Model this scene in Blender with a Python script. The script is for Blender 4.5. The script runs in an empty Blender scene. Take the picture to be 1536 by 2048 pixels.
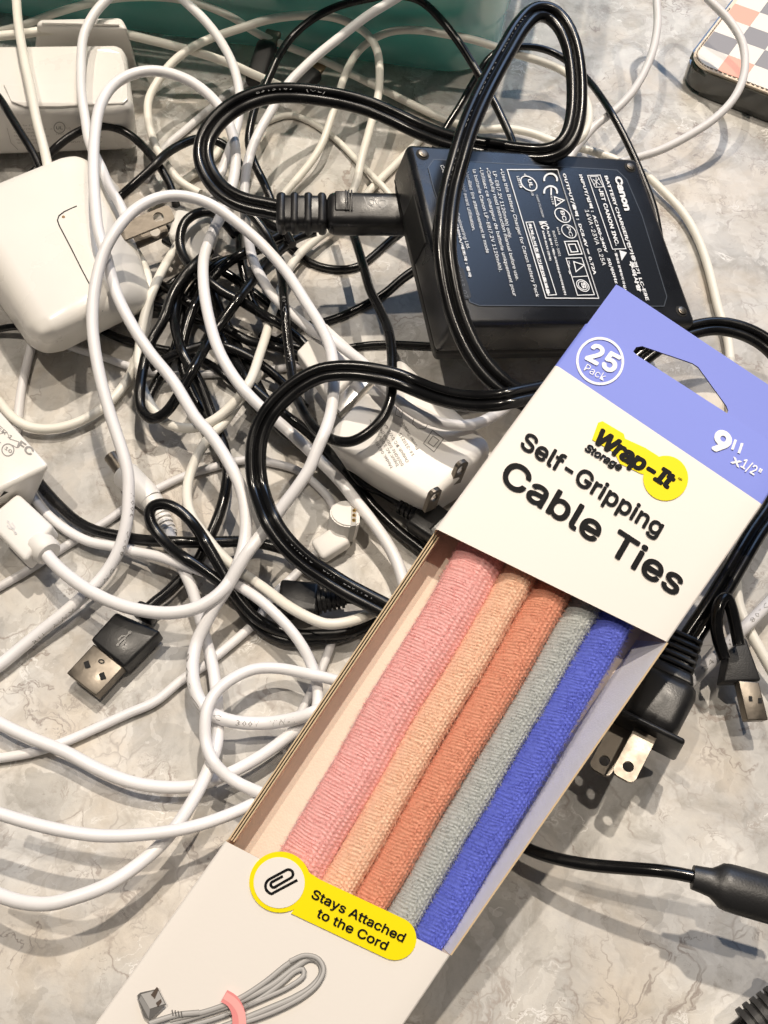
import bpy, bmesh, math, random
import numpy as np
from mathutils import Vector, Matrix, noise
from mathutils.bvhtree import BVHTree
from mathutils.geometry import tessellate_polygon

random.seed(7)
SC = bpy.context.scene
COL = SC.collection

# ------------------------------------------------------------------ camera
CAM_H = 0.278
PITCH = math.radians(28)
cam_d = bpy.data.cameras.new('camera')
cam = bpy.data.objects.new('camera', cam_d)
COL.objects.link(cam)
cam_d.sensor_fit = 'VERTICAL'
cam_d.sensor_height = 24
cam_d.lens = 12 / math.tan(math.radians(30))
cam_d.clip_start = 0.01
cam_d.clip_end = 20
cam.location = (0, 0, CAM_H)
cam.rotation_euler = (PITCH, 0, 0)
SC.camera = cam

# ------------------------------------------------------------------ world and lamps (an indoor table top under ceiling spots)
W = bpy.data.worlds.new('World')
SC.world = W
W.use_nodes = True
bg = W.node_tree.nodes['Background']
bg.inputs[0].default_value = (0.95, 0.93, 0.92, 1)
bg.inputs[1].default_value = 0.058

def lamp(name, kind, loc, target, power, color, size, size_y=None, angle=None, blend=0.6):
    d = bpy.data.lights.new(name, kind)
    d.energy = power
    d.color = color
    if kind == 'AREA':
        d.shape = 'RECTANGLE' if size_y else 'DISK'
        d.size = size
        if size_y: d.size_y = size_y
    else:
        d.shadow_soft_size = size
    if kind == 'SPOT':
        d.spot_size = math.radians(angle or 60)
        d.spot_blend = blend
    o = bpy.data.objects.new(name, d)
    COL.objects.link(o)
    o.location = loc
    o.rotation_euler = (Vector(target) - Vector(loc)).to_track_quat('-Z', 'Y').to_euler()
    return o

WARM = (1.0, 0.885, 0.745)
lamp('ceiling_spot', 'SPOT', (0.26, 1.00, 1.85), (0.04, 0.14, 0), 128, WARM, 0.022, angle=60)
lamp('ceiling_spot', 'SPOT', (-0.50, 0.50, 1.85), (0, 0.14, 0), 54, WARM, 0.022, angle=60)
lamp('ceiling_spot', 'SPOT', (0.62, 0.35, 1.85), (0.02, 0.12, 0), 38, WARM, 0.022, angle=60)
lamp('window_light', 'AREA', (0.70, 1.60, 1.20), (0.05, 0.2, 0), 9, (0.42, 0.62, 1.0), 0.8, 1.0)

SC.view_settings.view_transform = 'Standard'
SC.view_settings.look = 'None'
SC.view_settings.exposure = -0.03
SC.view_settings.gamma = 1.0

# ------------------------------------------------------------------ picture <-> place
FPX = 1024 / math.tan(math.radians(30))
CF = Vector((0, math.sin(PITCH), -math.cos(PITCH)))
CU = Vector((0, math.cos(PITCH), math.sin(PITCH)))
CC = Vector((0, 0, CAM_H))

def ray(x, y):
    return (CF + Vector((1, 0, 0)) * ((x - 768) / FPX) + CU * ((1024 - y) / FPX))

def P(x, y, z):                       # point of the place seen at (x, y) at a height of z millimetres
    d = ray(x, y)
    return CC + d * ((z * 0.001 - CAM_H) / d.z)

def hit_plane(x, y, p0, n):
    d = ray(x, y)
    return CC + d * ((p0 - CC).dot(n) / d.dot(n))

def c5(x, y): return (800 + x / 2.087, y / 2.087)

# ------------------------------------------------------------------ materials
MATS = {}
def mat(name, col, rough=0.5, metal=0.0, coat=0.0, bump=0.0, bscale=800, var=0.0, vscale=120, sss=0.0, sheen=0.0, trans=0.0, spec=0.5, ior=None):
    if name in MATS: return MATS[name]
    m = bpy.data.materials.new(name)
    m.use_nodes = True
    nt = m.node_tree
    b = nt.nodes['Principled BSDF']
    b.inputs['Base Color'].default_value = (*col, 1)
    b.inputs['Roughness'].default_value = rough
    b.inputs['Metallic'].default_value = metal
    b.inputs['Coat Weight'].default_value = coat
    b.inputs['Coat Roughness'].default_value = 0.15
    b.inputs['Specular IOR Level'].default_value = spec
    if trans: b.inputs['Transmission Weight'].default_value = trans
    if ior: b.inputs['IOR'].default_value = ior
    if sss:
        b.inputs['Subsurface Weight'].default_value = sss
        b.inputs['Subsurface Radius'].default_value = (0.003, 0.002, 0.0015)
        b.inputs['Subsurface Scale'].default_value = 1.0
    if sheen:
        b.inputs['Sheen Weight'].default_value = sheen
        b.inputs['Sheen Roughness'].default_value = 0.5
        b.inputs['Sheen Tint'].default_value = (*[min(1, c * 1.3 + .1) for c in col], 1)
    geo = nt.nodes.new('ShaderNodeNewGeometry')
    if var:
        n = nt.nodes.new('ShaderNodeTexNoise'); n.inputs['Scale'].default_value = vscale; n.inputs['Detail'].default_value = 5
        nt.links.new(geo.outputs['Position'], n.inputs['Vector'])
        mx = nt.nodes.new('ShaderNodeMix'); mx.data_type = 'RGBA'
        mx.inputs[6].default_value = (*[c * (1 - var) for c in col], 1)
        mx.inputs[7].default_value = (*[min(1, c * (1 + var)) for c in col], 1)
        nt.links.new(n.outputs[0], mx.inputs[0])
        nt.links.new(mx.outputs[2], b.inputs['Base Color'])
        mr = nt.nodes.new('ShaderNodeMapRange')
        mr.inputs['To Min'].default_value = max(0.03, rough - 0.1); mr.inputs['To Max'].default_value = min(1, rough + 0.12)
        mr.inputs['From Min'].default_value = .3; mr.inputs['From Max'].default_value = .7
        nt.links.new(n.outputs[0], mr.inputs[0]); nt.links.new(mr.outputs[0], b.inputs['Roughness'])
    if bump:
        n = nt.nodes.new('ShaderNodeTexNoise'); n.inputs['Scale'].default_value = bscale; n.inputs['Detail'].default_value = 3
        nt.links.new(geo.outputs['Position'], n.inputs['Vector'])
        bp = nt.nodes.new('ShaderNodeBump'); bp.inputs['Strength'].default_value = bump; bp.inputs['Distance'].default_value = 0.0004
        nt.links.new(n.outputs[0], bp.inputs['Height']); nt.links.new(bp.outputs[0], b.inputs['Normal'])
    MATS[name] = m
    return m

white_cord = mat('white cord rubber', (0.83, 0.82, 0.83), 0.36, var=0.05, vscale=70, bump=0.05, bscale=900)
cream_cord = mat('cream cord rubber', (0.81, 0.785, 0.715), 0.42, var=0.06, vscale=60, bump=0.05, bscale=900)
grey_cord = mat('grey white cord rubber', (0.70, 0.69, 0.70), 0.45, var=0.05, vscale=60, bump=0.05)
black_cord = mat('black cord rubber', (0.005, 0.005, 0.0055), 0.24, spec=.45, var=0.3, vscale=60, bump=0.03, bscale=500)
black_plug = mat('black moulded plastic', (0.010, 0.010, 0.011), 0.36, bump=0.09, bscale=1800, var=0.2, vscale=150)
black_matte = mat('matt black plastic', (0.012, 0.012, 0.013), 0.52, bump=0.25, bscale=2200)
white_plastic = mat('white gloss plastic', (0.83, 0.805, 0.76), 0.30, coat=0.25, var=0.03, vscale=40)
white_matte = mat('white satin plastic', (0.82, 0.80, 0.77), 0.42, var=0.03, vscale=50, bump=0.06, bscale=1500)
steel = mat('nickel plated steel', (0.215, 0.19, 0.16), 0.40, metal=1.0, var=0.18, vscale=260, bump=0.08, bscale=700)
brass = mat('gold plated contact', (0.80, 0.55, 0.22), 0.25, metal=1.0)
dark_gap = mat('dark gap', (0.01, 0.01, 0.01), 0.8)
grey_ink = mat('grey ink', (0.30, 0.29, 0.28), 0.6)
faint_ink = mat('pale grey ink', (0.46, 0.44, 0.41), 0.6)
black_ink = mat('black ink', (0.006, 0.006, 0.007), 0.65, spec=.15)
white_ink = mat('white ink', (0.80, 0.82, 0.85), 0.5)
yellow_ink = mat('yellow ink', (0.95, 0.78, 0.0), 0.6, spec=.25)

def counter_material():
    m = bpy.data.materials.new('marbled stone laminate'); m.use_nodes = True
    nt = m.node_tree; N = nt.nodes; L = nt.links
    b = N['Principled BSDF']
    geo = N.new('ShaderNodeNewGeometry')
    def noise_(scale, detail=6, rough=.55, dist=0.0, vec=None):
        n = N.new('ShaderNodeTexNoise'); n.inputs['Scale'].default_value = scale; n.inputs['Detail'].default_value = detail
        n.inputs['Roughness'].default_value = rough; n.inputs['Distortion'].default_value = dist
        L.new(vec or geo.outputs['Position'], n.inputs['Vector']); return n
    def ramp(src, stops):
        r = N.new('ShaderNodeValToRGB'); cr = r.color_ramp
        while len(cr.elements) > 1: cr.elements.remove(cr.elements[-1])
        cr.elements[0].position, cr.elements[0].color = stops[0][0], (*stops[0][1], 1)
        for p, c in stops[1:]:
            e = cr.elements.new(p); e.color = (*c, 1)
        L.new(src, r.inputs[0]); return r
    def mix(fac, a, c, mode='MIX'):
        x = N.new('ShaderNodeMix'); x.data_type = 'RGBA'; x.blend_type = mode
        if isinstance(fac, float): x.inputs[0].default_value = fac
        else: L.new(fac, x.inputs[0])
        L.new(a, x.inputs[6]); L.new(c, x.inputs[7]) if not isinstance(c, tuple) else setattr(x.inputs[7], 'default_value', (*c, 1))
        return x
    # warp the coordinates so that patches and cracks wander
    wn = noise_(38, 4); wv = N.new('ShaderNodeVectorMath'); wv.operation = 'MULTIPLY_ADD'
    L.new(wn.outputs[1], wv.inputs[0]); wv.inputs[1].default_value = (.028, .028, 0); L.new(geo.outputs['Position'], wv.inputs[2])
    wn2 = noise_(150, 4); wv2 = N.new('ShaderNodeVectorMath'); wv2.operation = 'MULTIPLY_ADD'
    L.new(wn2.outputs[1], wv2.inputs[0]); wv2.inputs[1].default_value = (.010, .010, 0); L.new(wv.outputs[0], wv2.inputs[2])
    # angular chalky patches
    vp = N.new('ShaderNodeTexVoronoi'); vp.feature = 'F1'; vp.inputs['Scale'].default_value = 62
    L.new(wv2.outputs[0], vp.inputs['Vector'])
    sep = N.new('ShaderNodeSeparateColor'); L.new(vp.outputs['Color'], sep.inputs[0])
    big = noise_(16, 7, .62, .8)
    mid = noise_(70, 8, .68, .6)
    base = ramp(big.outputs[0], [(.30, (.29, .28, .262)), (.44, (.45, .435, .405)), (.55, (.585, .565, .52)), (.68, (.74, .715, .665))])
    patch = ramp(sep.outputs[0], [(0, (.30, .285, .26)), (.35, (.52, .50, .46)), (.62, (.72, .70, .66)), (.95, (.40, .385, .36))])
    vp2 = N.new('ShaderNodeTexVoronoi'); vp2.feature = 'F1'; vp2.inputs['Scale'].default_value = 170
    mp = N.new('ShaderNodeMapping'); mp.inputs['Rotation'].default_value = (0, 0, .9); mp.inputs['Scale'].default_value = (1, .38, 1)
    L.new(wv2.outputs[0], mp.inputs['Vector']); L.new(mp.outputs[0], vp2.inputs['Vector'])
    sep2 = N.new('ShaderNodeSeparateColor'); L.new(vp2.outputs['Color'], sep2.inputs[0])
    patch2 = ramp(sep2.outputs[1], [(0, (.32, .305, .28)), (.5, (.55, .53, .49)), (1, (.78, .765, .73))])
    c_ = mix(.38, base.outputs[0], patch.outputs[0])
    c = mix(.26, c_.outputs[2], patch2.outputs[0])
    mott = ramp(mid.outputs[0], [(.3, (.60, .58, .54)), (.5, (1, 1, 1)), (.7, (1.16, 1.15, 1.12))])
    c2 = mix(.80, c.outputs[2], mott.outputs[0], 'MULTIPLY')
    # warm blushes
    blush = ramp(noise_(24, 5, .6, .4).outputs[0], [(.46, (0, 0, 0)), (.68, (.55, .55, .55))])
    c3 = mix(blush.outputs[0], c2.outputs[2], (.60, .51, .395))
    # winding veins where a warped noise crosses its middle value, and a few hair cracks, both broken up by noise
    prev = c3
    def thin(src, w):
        ab = N.new('ShaderNodeMath'); ab.operation = 'SUBTRACT'; L.new(src, ab.inputs[0]); ab.inputs[1].default_value = .5
        a2 = N.new('ShaderNodeMath'); a2.operation = 'ABSOLUTE'; L.new(ab.outputs[0], a2.inputs[0])
        return ramp(a2.outputs[0], [(0, (1, 1, 1)), (w * .35, (.8, .8, .8)), (w, (0, 0, 0))])
    for sc, wd, col, ms, lo in ((14, .010, (.26, .215, .185), 21, .50), (30, .012, (.36, .315, .28), 43, .54), (62, .016, (.34, .30, .265), 60, .52), (48, .020, (.80, .78, .74), 36, .55)):
        r = thin(noise_(sc, 5, .62, 1.3, wv2.outputs[0]).outputs[0], wd)
        g = ramp(noise_(ms, 4).outputs[0], [(lo, (0, 0, 0)), (lo + .09, (.85, .85, .85))])
        f = mix(1.0, r.outputs[0], g.outputs[0], 'MULTIPLY')
        prev = mix(f.outputs[2], prev.outputs[2], col)
    for sc, wdt, col, vec, ms in ((34, .022, (.25, .20, .17), wv2, 33), (120, .04, (.36, .32, .285), wv, 52)):
        ve = N.new('ShaderNodeTexVoronoi'); ve.feature = 'DISTANCE_TO_EDGE'; ve.inputs['Scale'].default_value = sc
        L.new(vec.outputs[0], ve.inputs['Vector'])
        r = ramp(ve.outputs[0], [(0, (1, 1, 1)), (wdt, (0, 0, 0))])
        g = ramp(noise_(ms, 5).outputs[0], [(.53, (0, 0, 0)), (.64, (.75, .75, .75))])
        f = mix(1.0, r.outputs[0], g.outputs[0], 'MULTIPLY')
        prev = mix(f.outputs[2], prev.outputs[2], col)
    # dark crumbs of grain
    gr = ramp(noise_(520, 6, .7).outputs[0], [(.60, (0, 0, 0)), (.70, (.6, .6, .6))])
    gm = ramp(noise_(30, 4).outputs[0], [(.5, (0, 0, 0)), (.62, (1, 1, 1))])
    gf = mix(1.0, gr.outputs[0], gm.outputs[0], 'MULTIPLY')
    prev = mix(gf.outputs[2], prev.outputs[2], (.27, .24, .21))
    dk = mix(1.0, prev.outputs[2], (.99, 1.0, 1.03), 'MULTIPLY')
    L.new(dk.outputs[2], b.inputs['Base Color'])
    rr = ramp(mid.outputs[0], [(.3, (.50, .50, .50)), (.7, (.34, .34, .34))])
    L.new(rr.outputs[0], b.inputs['Roughness'])
    b.inputs['Specular IOR Level'].default_value = .4
    bp = N.new('ShaderNodeBump'); bp.inputs['Strength'].default_value = .18; bp.inputs['Distance'].default_value = .0006
    L.new(noise_(240, 8, .7).outputs[0], bp.inputs['Height']); L.new(bp.outputs[0], b.inputs['Normal'])
    return m

# ------------------------------------------------------------------ object helpers
WLOC = {}          # world location of each object's own frame (things are never rotated)
BVH = {}

def finish(o, parent, wl):
    COL.objects.link(o)
    WLOC[o.name] = wl
    if parent: o.parent = parent

def tag(o, label=None, cat=None, group=None, kind=None):
    if label: o['label'] = label
    if cat: o['category'] = cat
    if group: o['group'] = group
    if kind: o['kind'] = kind
    return o

def thing(name, label, cat, loc, group=None):
    o = bpy.data.objects.new(name, None)
    o.empty_display_size = 0.01
    o.location = loc
    finish(o, None, Vector(loc))
    return tag(o, label, cat, group)

def mesh_obj(name, verts, faces, m, parent=None, smooth=True, mats=None, fmat=None, sharp=35):
    verts = [Vector(v) for v in verts]
    if parent is not None:
        wl = WLOC[parent.name]
    else:
        n = len(verts)
        wl = Vector((sum(v.x for v in verts) / n, sum(v.y for v in verts) / n, min(v.z for v in verts)))
    me = bpy.data.meshes.new(name)
    me.from_pydata([v - wl for v in verts], [], faces)
    for k in (mats or [m]): me.materials.append(k)
    if fmat: me.polygons.foreach_set('material_index', fmat)
    if smooth:
        me.polygons.foreach_set('use_smooth', [True] * len(me.polygons))
        if sharp: me.set_sharp_from_angle(angle=math.radians(sharp))
    me.update()
    o = bpy.data.objects.new(name, me)
    if parent is None: o.location = wl
    finish(o, parent, wl)
    if parent is not None: WLOC[o.name] = wl
    BVH[o.name] = (verts, faces)
    return o

def bvh(o):
    b = BVH[o.name]
    if isinstance(b, tuple):
        b = BVHTree.FromPolygons(b[0], b[1]); BVH[o.name] = b
    return b

def bm_obj(name, bm, m, parent=None, sharp=35, smooth=True):
    bmesh.ops.recalc_face_normals(bm, faces=bm.faces[:])
    bm.verts.index_update()
    vs = [v.co.copy() for v in bm.verts]
    fs = [[v.index for v in f.verts] for f in bm.faces]
    bm.free()
    return mesh_obj(name, vs, fs, m, parent, smooth, sharp=sharp)

def hexa_bm(top, bot, bevel=0.0, seg=3):
    bm = bmesh.new()
    v = [bm.verts.new(p) for p in list(top) + list(bot)]
    bm.faces.new(v[0:4]); bm.faces.new(v[4:8][::-1])
    for i in range(4):
        j = (i + 1) % 4
        bm.faces.new((v[i], v[i + 4], v[j + 4], v[j]))
    if bevel:
        bmesh.ops.bevel(bm, geom=bm.edges[:], offset=bevel, segments=seg, profile=0.5, affect='EDGES', clamp_overlap=True)
    return bm

def hexa(name, top, bot, m, parent=None, bevel=0.0, seg=3, **k):
    return bm_obj(name, hexa_bm(top, bot, bevel, seg), m, parent, **k)

def seg_frame(a, b, up=Vector((0, 0, 1))):
    t = (b - a).normalized()
    s = t.cross(up).normalized()
    u = s.cross(t).normalized()
    return t, s, u

def seg_box(name, a, b, w, h, m, parent=None, bevel=0.0, up=Vector((0, 0, 1)), w2=None, h2=None, seg=3, **k):
    """a box from a to b, w wide and h thick, tapering to w2 x h2"""
    t, s, u = seg_frame(a, b, up)
    w2 = w2 or w; h2 = h2 or h
    top = [a - s * w / 2 + u * h / 2, a + s * w / 2 + u * h / 2, b + s * w2 / 2 + u * h2 / 2, b - s * w2 / 2 + u * h2 / 2]
    bot = [a - s * w / 2 - u * h / 2, a + s * w / 2 - u * h / 2, b + s * w2 / 2 - u * h2 / 2, b - s * w2 / 2 - u * h2 / 2]
    return hexa(name, top, bot, m, parent, bevel, seg, **k)

def lathe_seg(name, a, b, prof, m, parent=None, n=20, flat=1.0, up=Vector((0, 0, 1)), **k):
    """round body along a..b, prof = [(fraction, radius)...]; flat squashes it along up"""
    t, s, u = seg_frame(a, b, up)
    vs = []; fs = []
    for f, r in prof:
        c = a.lerp(b, f)
        for i in range(n):
            q = 2 * math.pi * i / n
            vs.append(c + s * (r * math.cos(q)) + u * (r * flat * math.sin(q)))
    for j in range(len(prof) - 1):
        for i in range(n):
            i2 = (i + 1) % n
            fs.append((j * n + i, j * n + i2, (j + 1) * n + i2, (j + 1) * n + i))
    fs.append(tuple(range(n))[::-1]); fs.append(tuple((len(prof) - 1) * n + i for i in range(n)))
    return mesh_obj(name, vs, fs, m, parent, **k)

def blade(name, a, b, w, t, m, parent, up=Vector((0, 0, 1)), hole=0.8, hr=0.0016, rnd=0.0018):
    """a flat plug blade from a to b with a round hole near its far end and rounded corners"""
    T, S, U = seg_frame(a, b, up)
    L = (b - a).length
    out = [(0, -w / 2), (L - rnd, -w / 2)] + [(L - rnd + rnd * math.sin(q), -w / 2 + rnd - rnd * math.cos(q)) for q in (.5, 1.05)]
    out += [(L, -w / 2 + rnd), (L, w / 2 - rnd)] + [(L - rnd + rnd * math.cos(q), w / 2 - rnd + rnd * math.sin(q)) for q in (.5, 1.05)] + [(L - rnd, w / 2), (0, w / 2)]
    hc = L * hole
    hl = [(hc + hr * math.cos(q), hr * math.sin(q)) for q in [2 * math.pi * i / 14 for i in range(14)]]
    pts = out + hl
    tris = tessellate_polygon([[Vector((*p, 0)) for p in out], [Vector((*p, 0)) for p in hl]])
    n = len(pts)
    vs = [a + T * x + S * y + U * (t / 2) for x, y in pts] + [a + T * x + S * y - U * (t / 2) for x, y in pts]
    fs = [tuple(f) for f in tris] + [tuple(i + n for i in f[::-1]) for f in tris]
    no = len(out)
    for i in range(no): j = (i + 1) % no; fs.append((i, j, j + n, i + n))
    for i in range(14): j = (i + 1) % 14; fs.append((no + j, no + i, no + i + n, no + j + n))
    bm = bmesh.new(); bv = [bm.verts.new(v) for v in vs]
    for f in fs: bm.faces.new([bv[i] for i in f])
    return bm_obj(name, bm, m, parent, smooth=False)

def disc_pts(cx, cy, r, n=28, ry=None, a0=0.0, a1=2 * math.pi):
    return [(cx + r * math.cos(a0 + (a1 - a0) * i / n), cy + (ry or r) * math.sin(a0 + (a1 - a0) * i / n)) for i in range(n)]

FONT = CJK = None
try:                                   # Blender's own bundled interface font; the built-in one stands in where it is absent
    CJK = bpy.data.fonts.load(bpy.utils.system_resource('DATAFILES', path='fonts') + '/Noto Sans CJK Regular.woff2')
    FONT = bpy.data.fonts.load(bpy.utils.system_resource('DATAFILES', path='fonts') + '/Inter.woff2')
except Exception:
    pass

class Print:
    """flat print gathered in picture coordinates and laid on a real surface"""
    def __init__(s): s.v = []; s.f = []; s.dz = {}
    def poly(s, outer, holes=()):
        pl = [[Vector((*p, 0)) for p in l] for l in (outer, *holes)]
        n = len(s.v); allp = [p for l in (outer, *holes) for p in l]
        s.f += [tuple(i + n for i in t) for t in tessellate_polygon(pl)]
        s.v += allp
    def line(s, pts, w, closed=False):
        pts = [Vector(p) for p in pts]
        k = len(pts); n = len(s.v)
        for i, p in enumerate(pts):
            a = pts[(i - 1) % k] if (closed or i > 0) else p
            b = pts[(i + 1) % k] if (closed or i < k - 1) else p
            d1 = (p - a).normalized() if (p - a).length > 1e-9 else (b - p).normalized()
            d2 = (b - p).normalized() if (b - p).length > 1e-9 else d1
            d = (d1 + d2)
            d = d.normalized() if d.length > 1e-6 else d1
            nn = Vector((-d.y, d.x)); c = max(.4, nn.dot(Vector((-d1.y, d1.x))))
            s.v.append(tuple(p + nn * (w / 2 / c))); s.v.append(tuple(p - nn * (w / 2 / c)))
        for i in range(k if closed else k - 1):
            j = (i + 1) % k
            s.f.append((n + 2 * i, n + 2 * i + 1, n + 2 * j + 1, n + 2 * j))
    def ring(s, cx, cy, r, w, n=36, ex=None, ey=None):
        ex = ex or (1, 0); ey = ey or (0, 1)
        s.line([(cx + r * (math.cos(q) * ex[0] + math.sin(q) * ey[0]), cy + r * (math.cos(q) * ex[1] + math.sin(q) * ey[1])) for q in [2 * math.pi * i / n for i in range(n)]], w, True)
    def text(s, body, a, b, cap, bold=0.0, shear=0.0, up=None, res=2, space=1.0):
        """text whose baseline runs from a to b in the picture, capitals cap pixels tall (up: the direction of up)"""
        cu = bpy.data.curves.new('t', 'FONT'); cu.body = body; cu.size = 1; cu.shear = shear; cu.resolution_u = res
        cu.space_character = space
        if CJK and any(ord(ch) > 0x2300 for ch in body): cap = cap * 1.38
        f_ = CJK if any(ord(ch) > 0x2300 for ch in body) else FONT
        if f_: cu.font = f_
        o = bpy.data.objects.new('t', cu)
        me = bpy.data.meshes.new_from_object(o)
        bpy.data.objects.remove(o); bpy.data.curves.remove(cu)
        if not len(me.vertices): return
        xs = [v.co.x for v in me.vertices]; x0, x1 = min(xs), max(xs)
        a = Vector(a); b = Vector(b); d = b - a
        u = Vector(up).normalized() if up else Vector((d.y, -d.x)).normalized()
        # heavier type: the letters laid down several times, each copy shifted by the extra stroke
        k = 12 if bold > .03 else 8 if bold > 0 else 0
        sh = [(0, 0)] + [(bold * math.cos(2 * math.pi * i / k), bold * math.sin(2 * math.pi * i / k)) for i in range(k)]
        for ci, (sx, sy) in enumerate(sh):
            n = len(s.v)
            for v in me.vertices:
                q = a + d * ((v.co.x + sx - x0 + bold) / (x1 - x0 + 2 * bold)) + u * ((v.co.y + sy) * cap / 0.729)
                s.dz[len(s.v)] = ci * .000004
                s.v.append(tuple(q))
            s.f += [tuple(i + n for i in p.vertices) for p in me.polygons]
        bpy.data.meshes.remove(me)
    def lay(s, name, target, m, parent, off=0.00012, plane=None, thick=0.0):
        vs = []; ok = []
        for vi, (x, y) in enumerate(s.v):
            d = ray(x, y).normalized()
            if plane: p = hit_plane(x, y, *plane); nn = plane[1]
            else:
                p, nn, _, _ = bvh(target).ray_cast(CC, d)
            if p is None: vs.append(Vector((0, 0, 0))); ok.append(False); continue
            if nn.dot(d) > 0: nn = -nn
            vs.append(p + nn * (off + s.dz.get(vi, 0))); ok.append(True)
        fs = [f for f in s.f if all(ok[i] for i in f)]
        used = sorted({i for f in fs for i in f}); mp = {i: k for k, i in enumerate(used)}
        if not fs: return None
        vv = [vs[i] for i in used]; ff = [tuple(mp[i] for i in f) for f in fs]
        # every face of the print looks out of the surface it lies on
        out = []
        for f in ff:
            nrm = (vv[f[1]] - vv[f[0]]).cross(vv[f[2]] - vv[f[0]])
            out.append(f if nrm.dot(CC - vv[f[0]]) > 0 else f[::-1])
        o = mesh_obj(name, vv, out, m, parent, smooth=False)
        if thick:
            md = o.modifiers.new('thickness', 'SOLIDIFY'); md.thickness = thick; md.offset = -1
        return o
# ------------------------------------------------------------------ the setting
cm = counter_material()
ct = mesh_obj('countertop', [(-.55, -.25, 0), (.60, -.25, 0), (.60, .95, 0), (-.55, .95, 0), (-.55, -.25, -.03), (.60, -.25, -.03), (.60, .95, -.03), (-.55, .95, -.03)],
              [(0, 1, 2, 3), (7, 6, 5, 4), (0, 4, 5, 1), (1, 5, 6, 2), (2, 6, 7, 3), (3, 7, 4, 0)], cm, smooth=False)
ct['kind'] = 'structure'

# ------------------------------------------------------------------ the cords
CABLES = []
def K(key, label, pts, r, m, z=3.0, prof='round', skip=(), whole=True, own=None, name='cable'):
    CABLES.append(dict(key=key, label=label, pts=[p if len(p) == 3 else (*p, z) for p in pts], r=r, m=m, prof=prof, skip=skip, whole=whole, own=own, name=name))

# --- lying on the stone
K('w29', 'thin grey white cord crossing the stone flat toward the small magnetic connector',
  [(-30, 1190), (57, 1140), (140, 1087), (213, 1043), (273, 1000), (317, 977), (367, 953), (417, 937), (493, 920), (550, 927), (600, 943), (633, 970), (660, 1000), (676, 1035)], 1.5, grey_cord, 1.6)
K('w22', 'thin white cord flat on the stone from the cube charger under the black tangle',
  [(80, 668), (103, 677), (150, 697), (200, 712), (250, 730), (300, 743), (350, 750), (433, 747), (530, 741), (620, 728)], 1.5, white_cord, 1.6)
K('w20', 'short grey white cord dropping from under the lower corner of the cube charger',
  [(70, 655), (65, 683), (53, 733), (43, 777), (37, 827), (34, 860), (22, 890)], 1.7, grey_cord, 1.8)
K('w15', 'faint grey white cord slanting from the slim black connector behind the power cord',
  [(540, 140), (500, 163), (467, 180), (417, 220), (367, 263), (333, 292), (310, 325), (290, 360)], 1.7, grey_cord, 1.8)
K('w17', 'short cream cord slanting down left from the corner of the battery charger', [(850, 270), (813, 307), (780, 340), (745, 375), (710, 415), (690, 450)], 1.7, cream_cord, 2)
K('w16', 'thin cream cord arching across the stone inside the black power cord loop', [(500, 262), (543, 240), (580, 230), (613, 240), (647, 260), (677, 283), (710, 317), (740, 347), (770, 378), (800, 420)], 1.4, cream_cord, 1.5)
K('w11', 'long pale cord along the bin foot, curving right around the battery charger',
  [(-30, 70, 9), (47, 50, 9), (100, 30, 10), (167, 10, 10), (240, -4, 10), (330, -5, 10), (400, 8, 10), (467, 36, 10), (513, 66, 8), (580, 95, 7), (640, 118, 6), (700, 147, 5), (767, 180, 4), (833, 213, 3), (893, 240, 3), (958, 259, 3), (1011, 257, 4), (1068, 268, 4), (1107, 283, 4), (1183, 302, 4), (1231, 319, 4), (1279, 340, 4), (1327, 383, 4), (1370, 431, 3), (1399, 484, 3), (1418, 541, 3), (1437, 618, 3), (1456, 680, 3), (1462, 760, 3), (1462, 850, 3), (1460, 950, 3), (1460, 1060, 4), (1472, 1167, 8), (1478, 1212, 9), (1497, 1258, 9), (1520, 1300, 8), (1560, 1370, 6)], 1.75, cream_cord, 3)
K('w12', 'pale printed cord slanting behind the black two blade plug at the right edge', [(1290, 1440), (1330, 1405), (1378, 1366), (1426, 1320), (1469, 1275), (1512, 1232), (1570, 1170)], 1.9, grey_cord, 2.1)
K('b21', 'black cord running right from under the tilted cube charger across the tangle floor', [(180, 640), (210, 663), (250, 680), (317, 697), (367, 707), (417, 727), (460, 760), (500, 800), (540, 850)], 1.6, black_cord, 1.5)
K('b22', 'black cord passing under the tilted cube charger from the left edge', [(-30, 664), (33, 653), (110, 660), (200, 655), (240, 633), (283, 610), (330, 575), (380, 540), (440, 515)], 1.4, black_cord, 2)
K('b16', 'black cord slanting from under the battery charger to the white power brick', [(850, 525), (807, 553), (767, 587), (733, 607), (693, 627), (653, 642), (600, 655), (540, 690)], 1.5, black_cord, 1.6)
K('b17', 'black cord running level from under the battery charger to the white plug', [(870, 692), (833, 690), (783, 688), (733, 690), (690, 697), (640, 705), (580, 690), (520, 670)], 1.4, black_cord, 1.5)
K('b15', 'black cord sagging in a shallow bow below the figure eight plug', [(540, 470), (587, 497), (613, 520), (643, 533), (683, 538), (717, 532), (747, 510), (777, 483), (810, 455)], 1.45, black_cord, 1.6)
K('b20', 'black cord running steeply down through the left of the black tangle', [(330, 455), (390, 520), (425, 580), (440, 620), (463, 667), (487, 717), (510, 760), (530, 797), (560, 850)], 1.95, black_cord, 2)
K('b19', 'black cord crossing the tangle just left of the white power brick', [(270, 600), (340, 622), (400, 640), (443, 653), (500, 683), (560, 697), (610, 720)], 1.9, black_cord, 2)
K('b25', 'black cord crossing the black tangle from upper left to lower right', [(330, 480), (400, 522), (450, 545), (500, 580), (540, 610), (600, 660)], 1.9, black_cord, 2)
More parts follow.
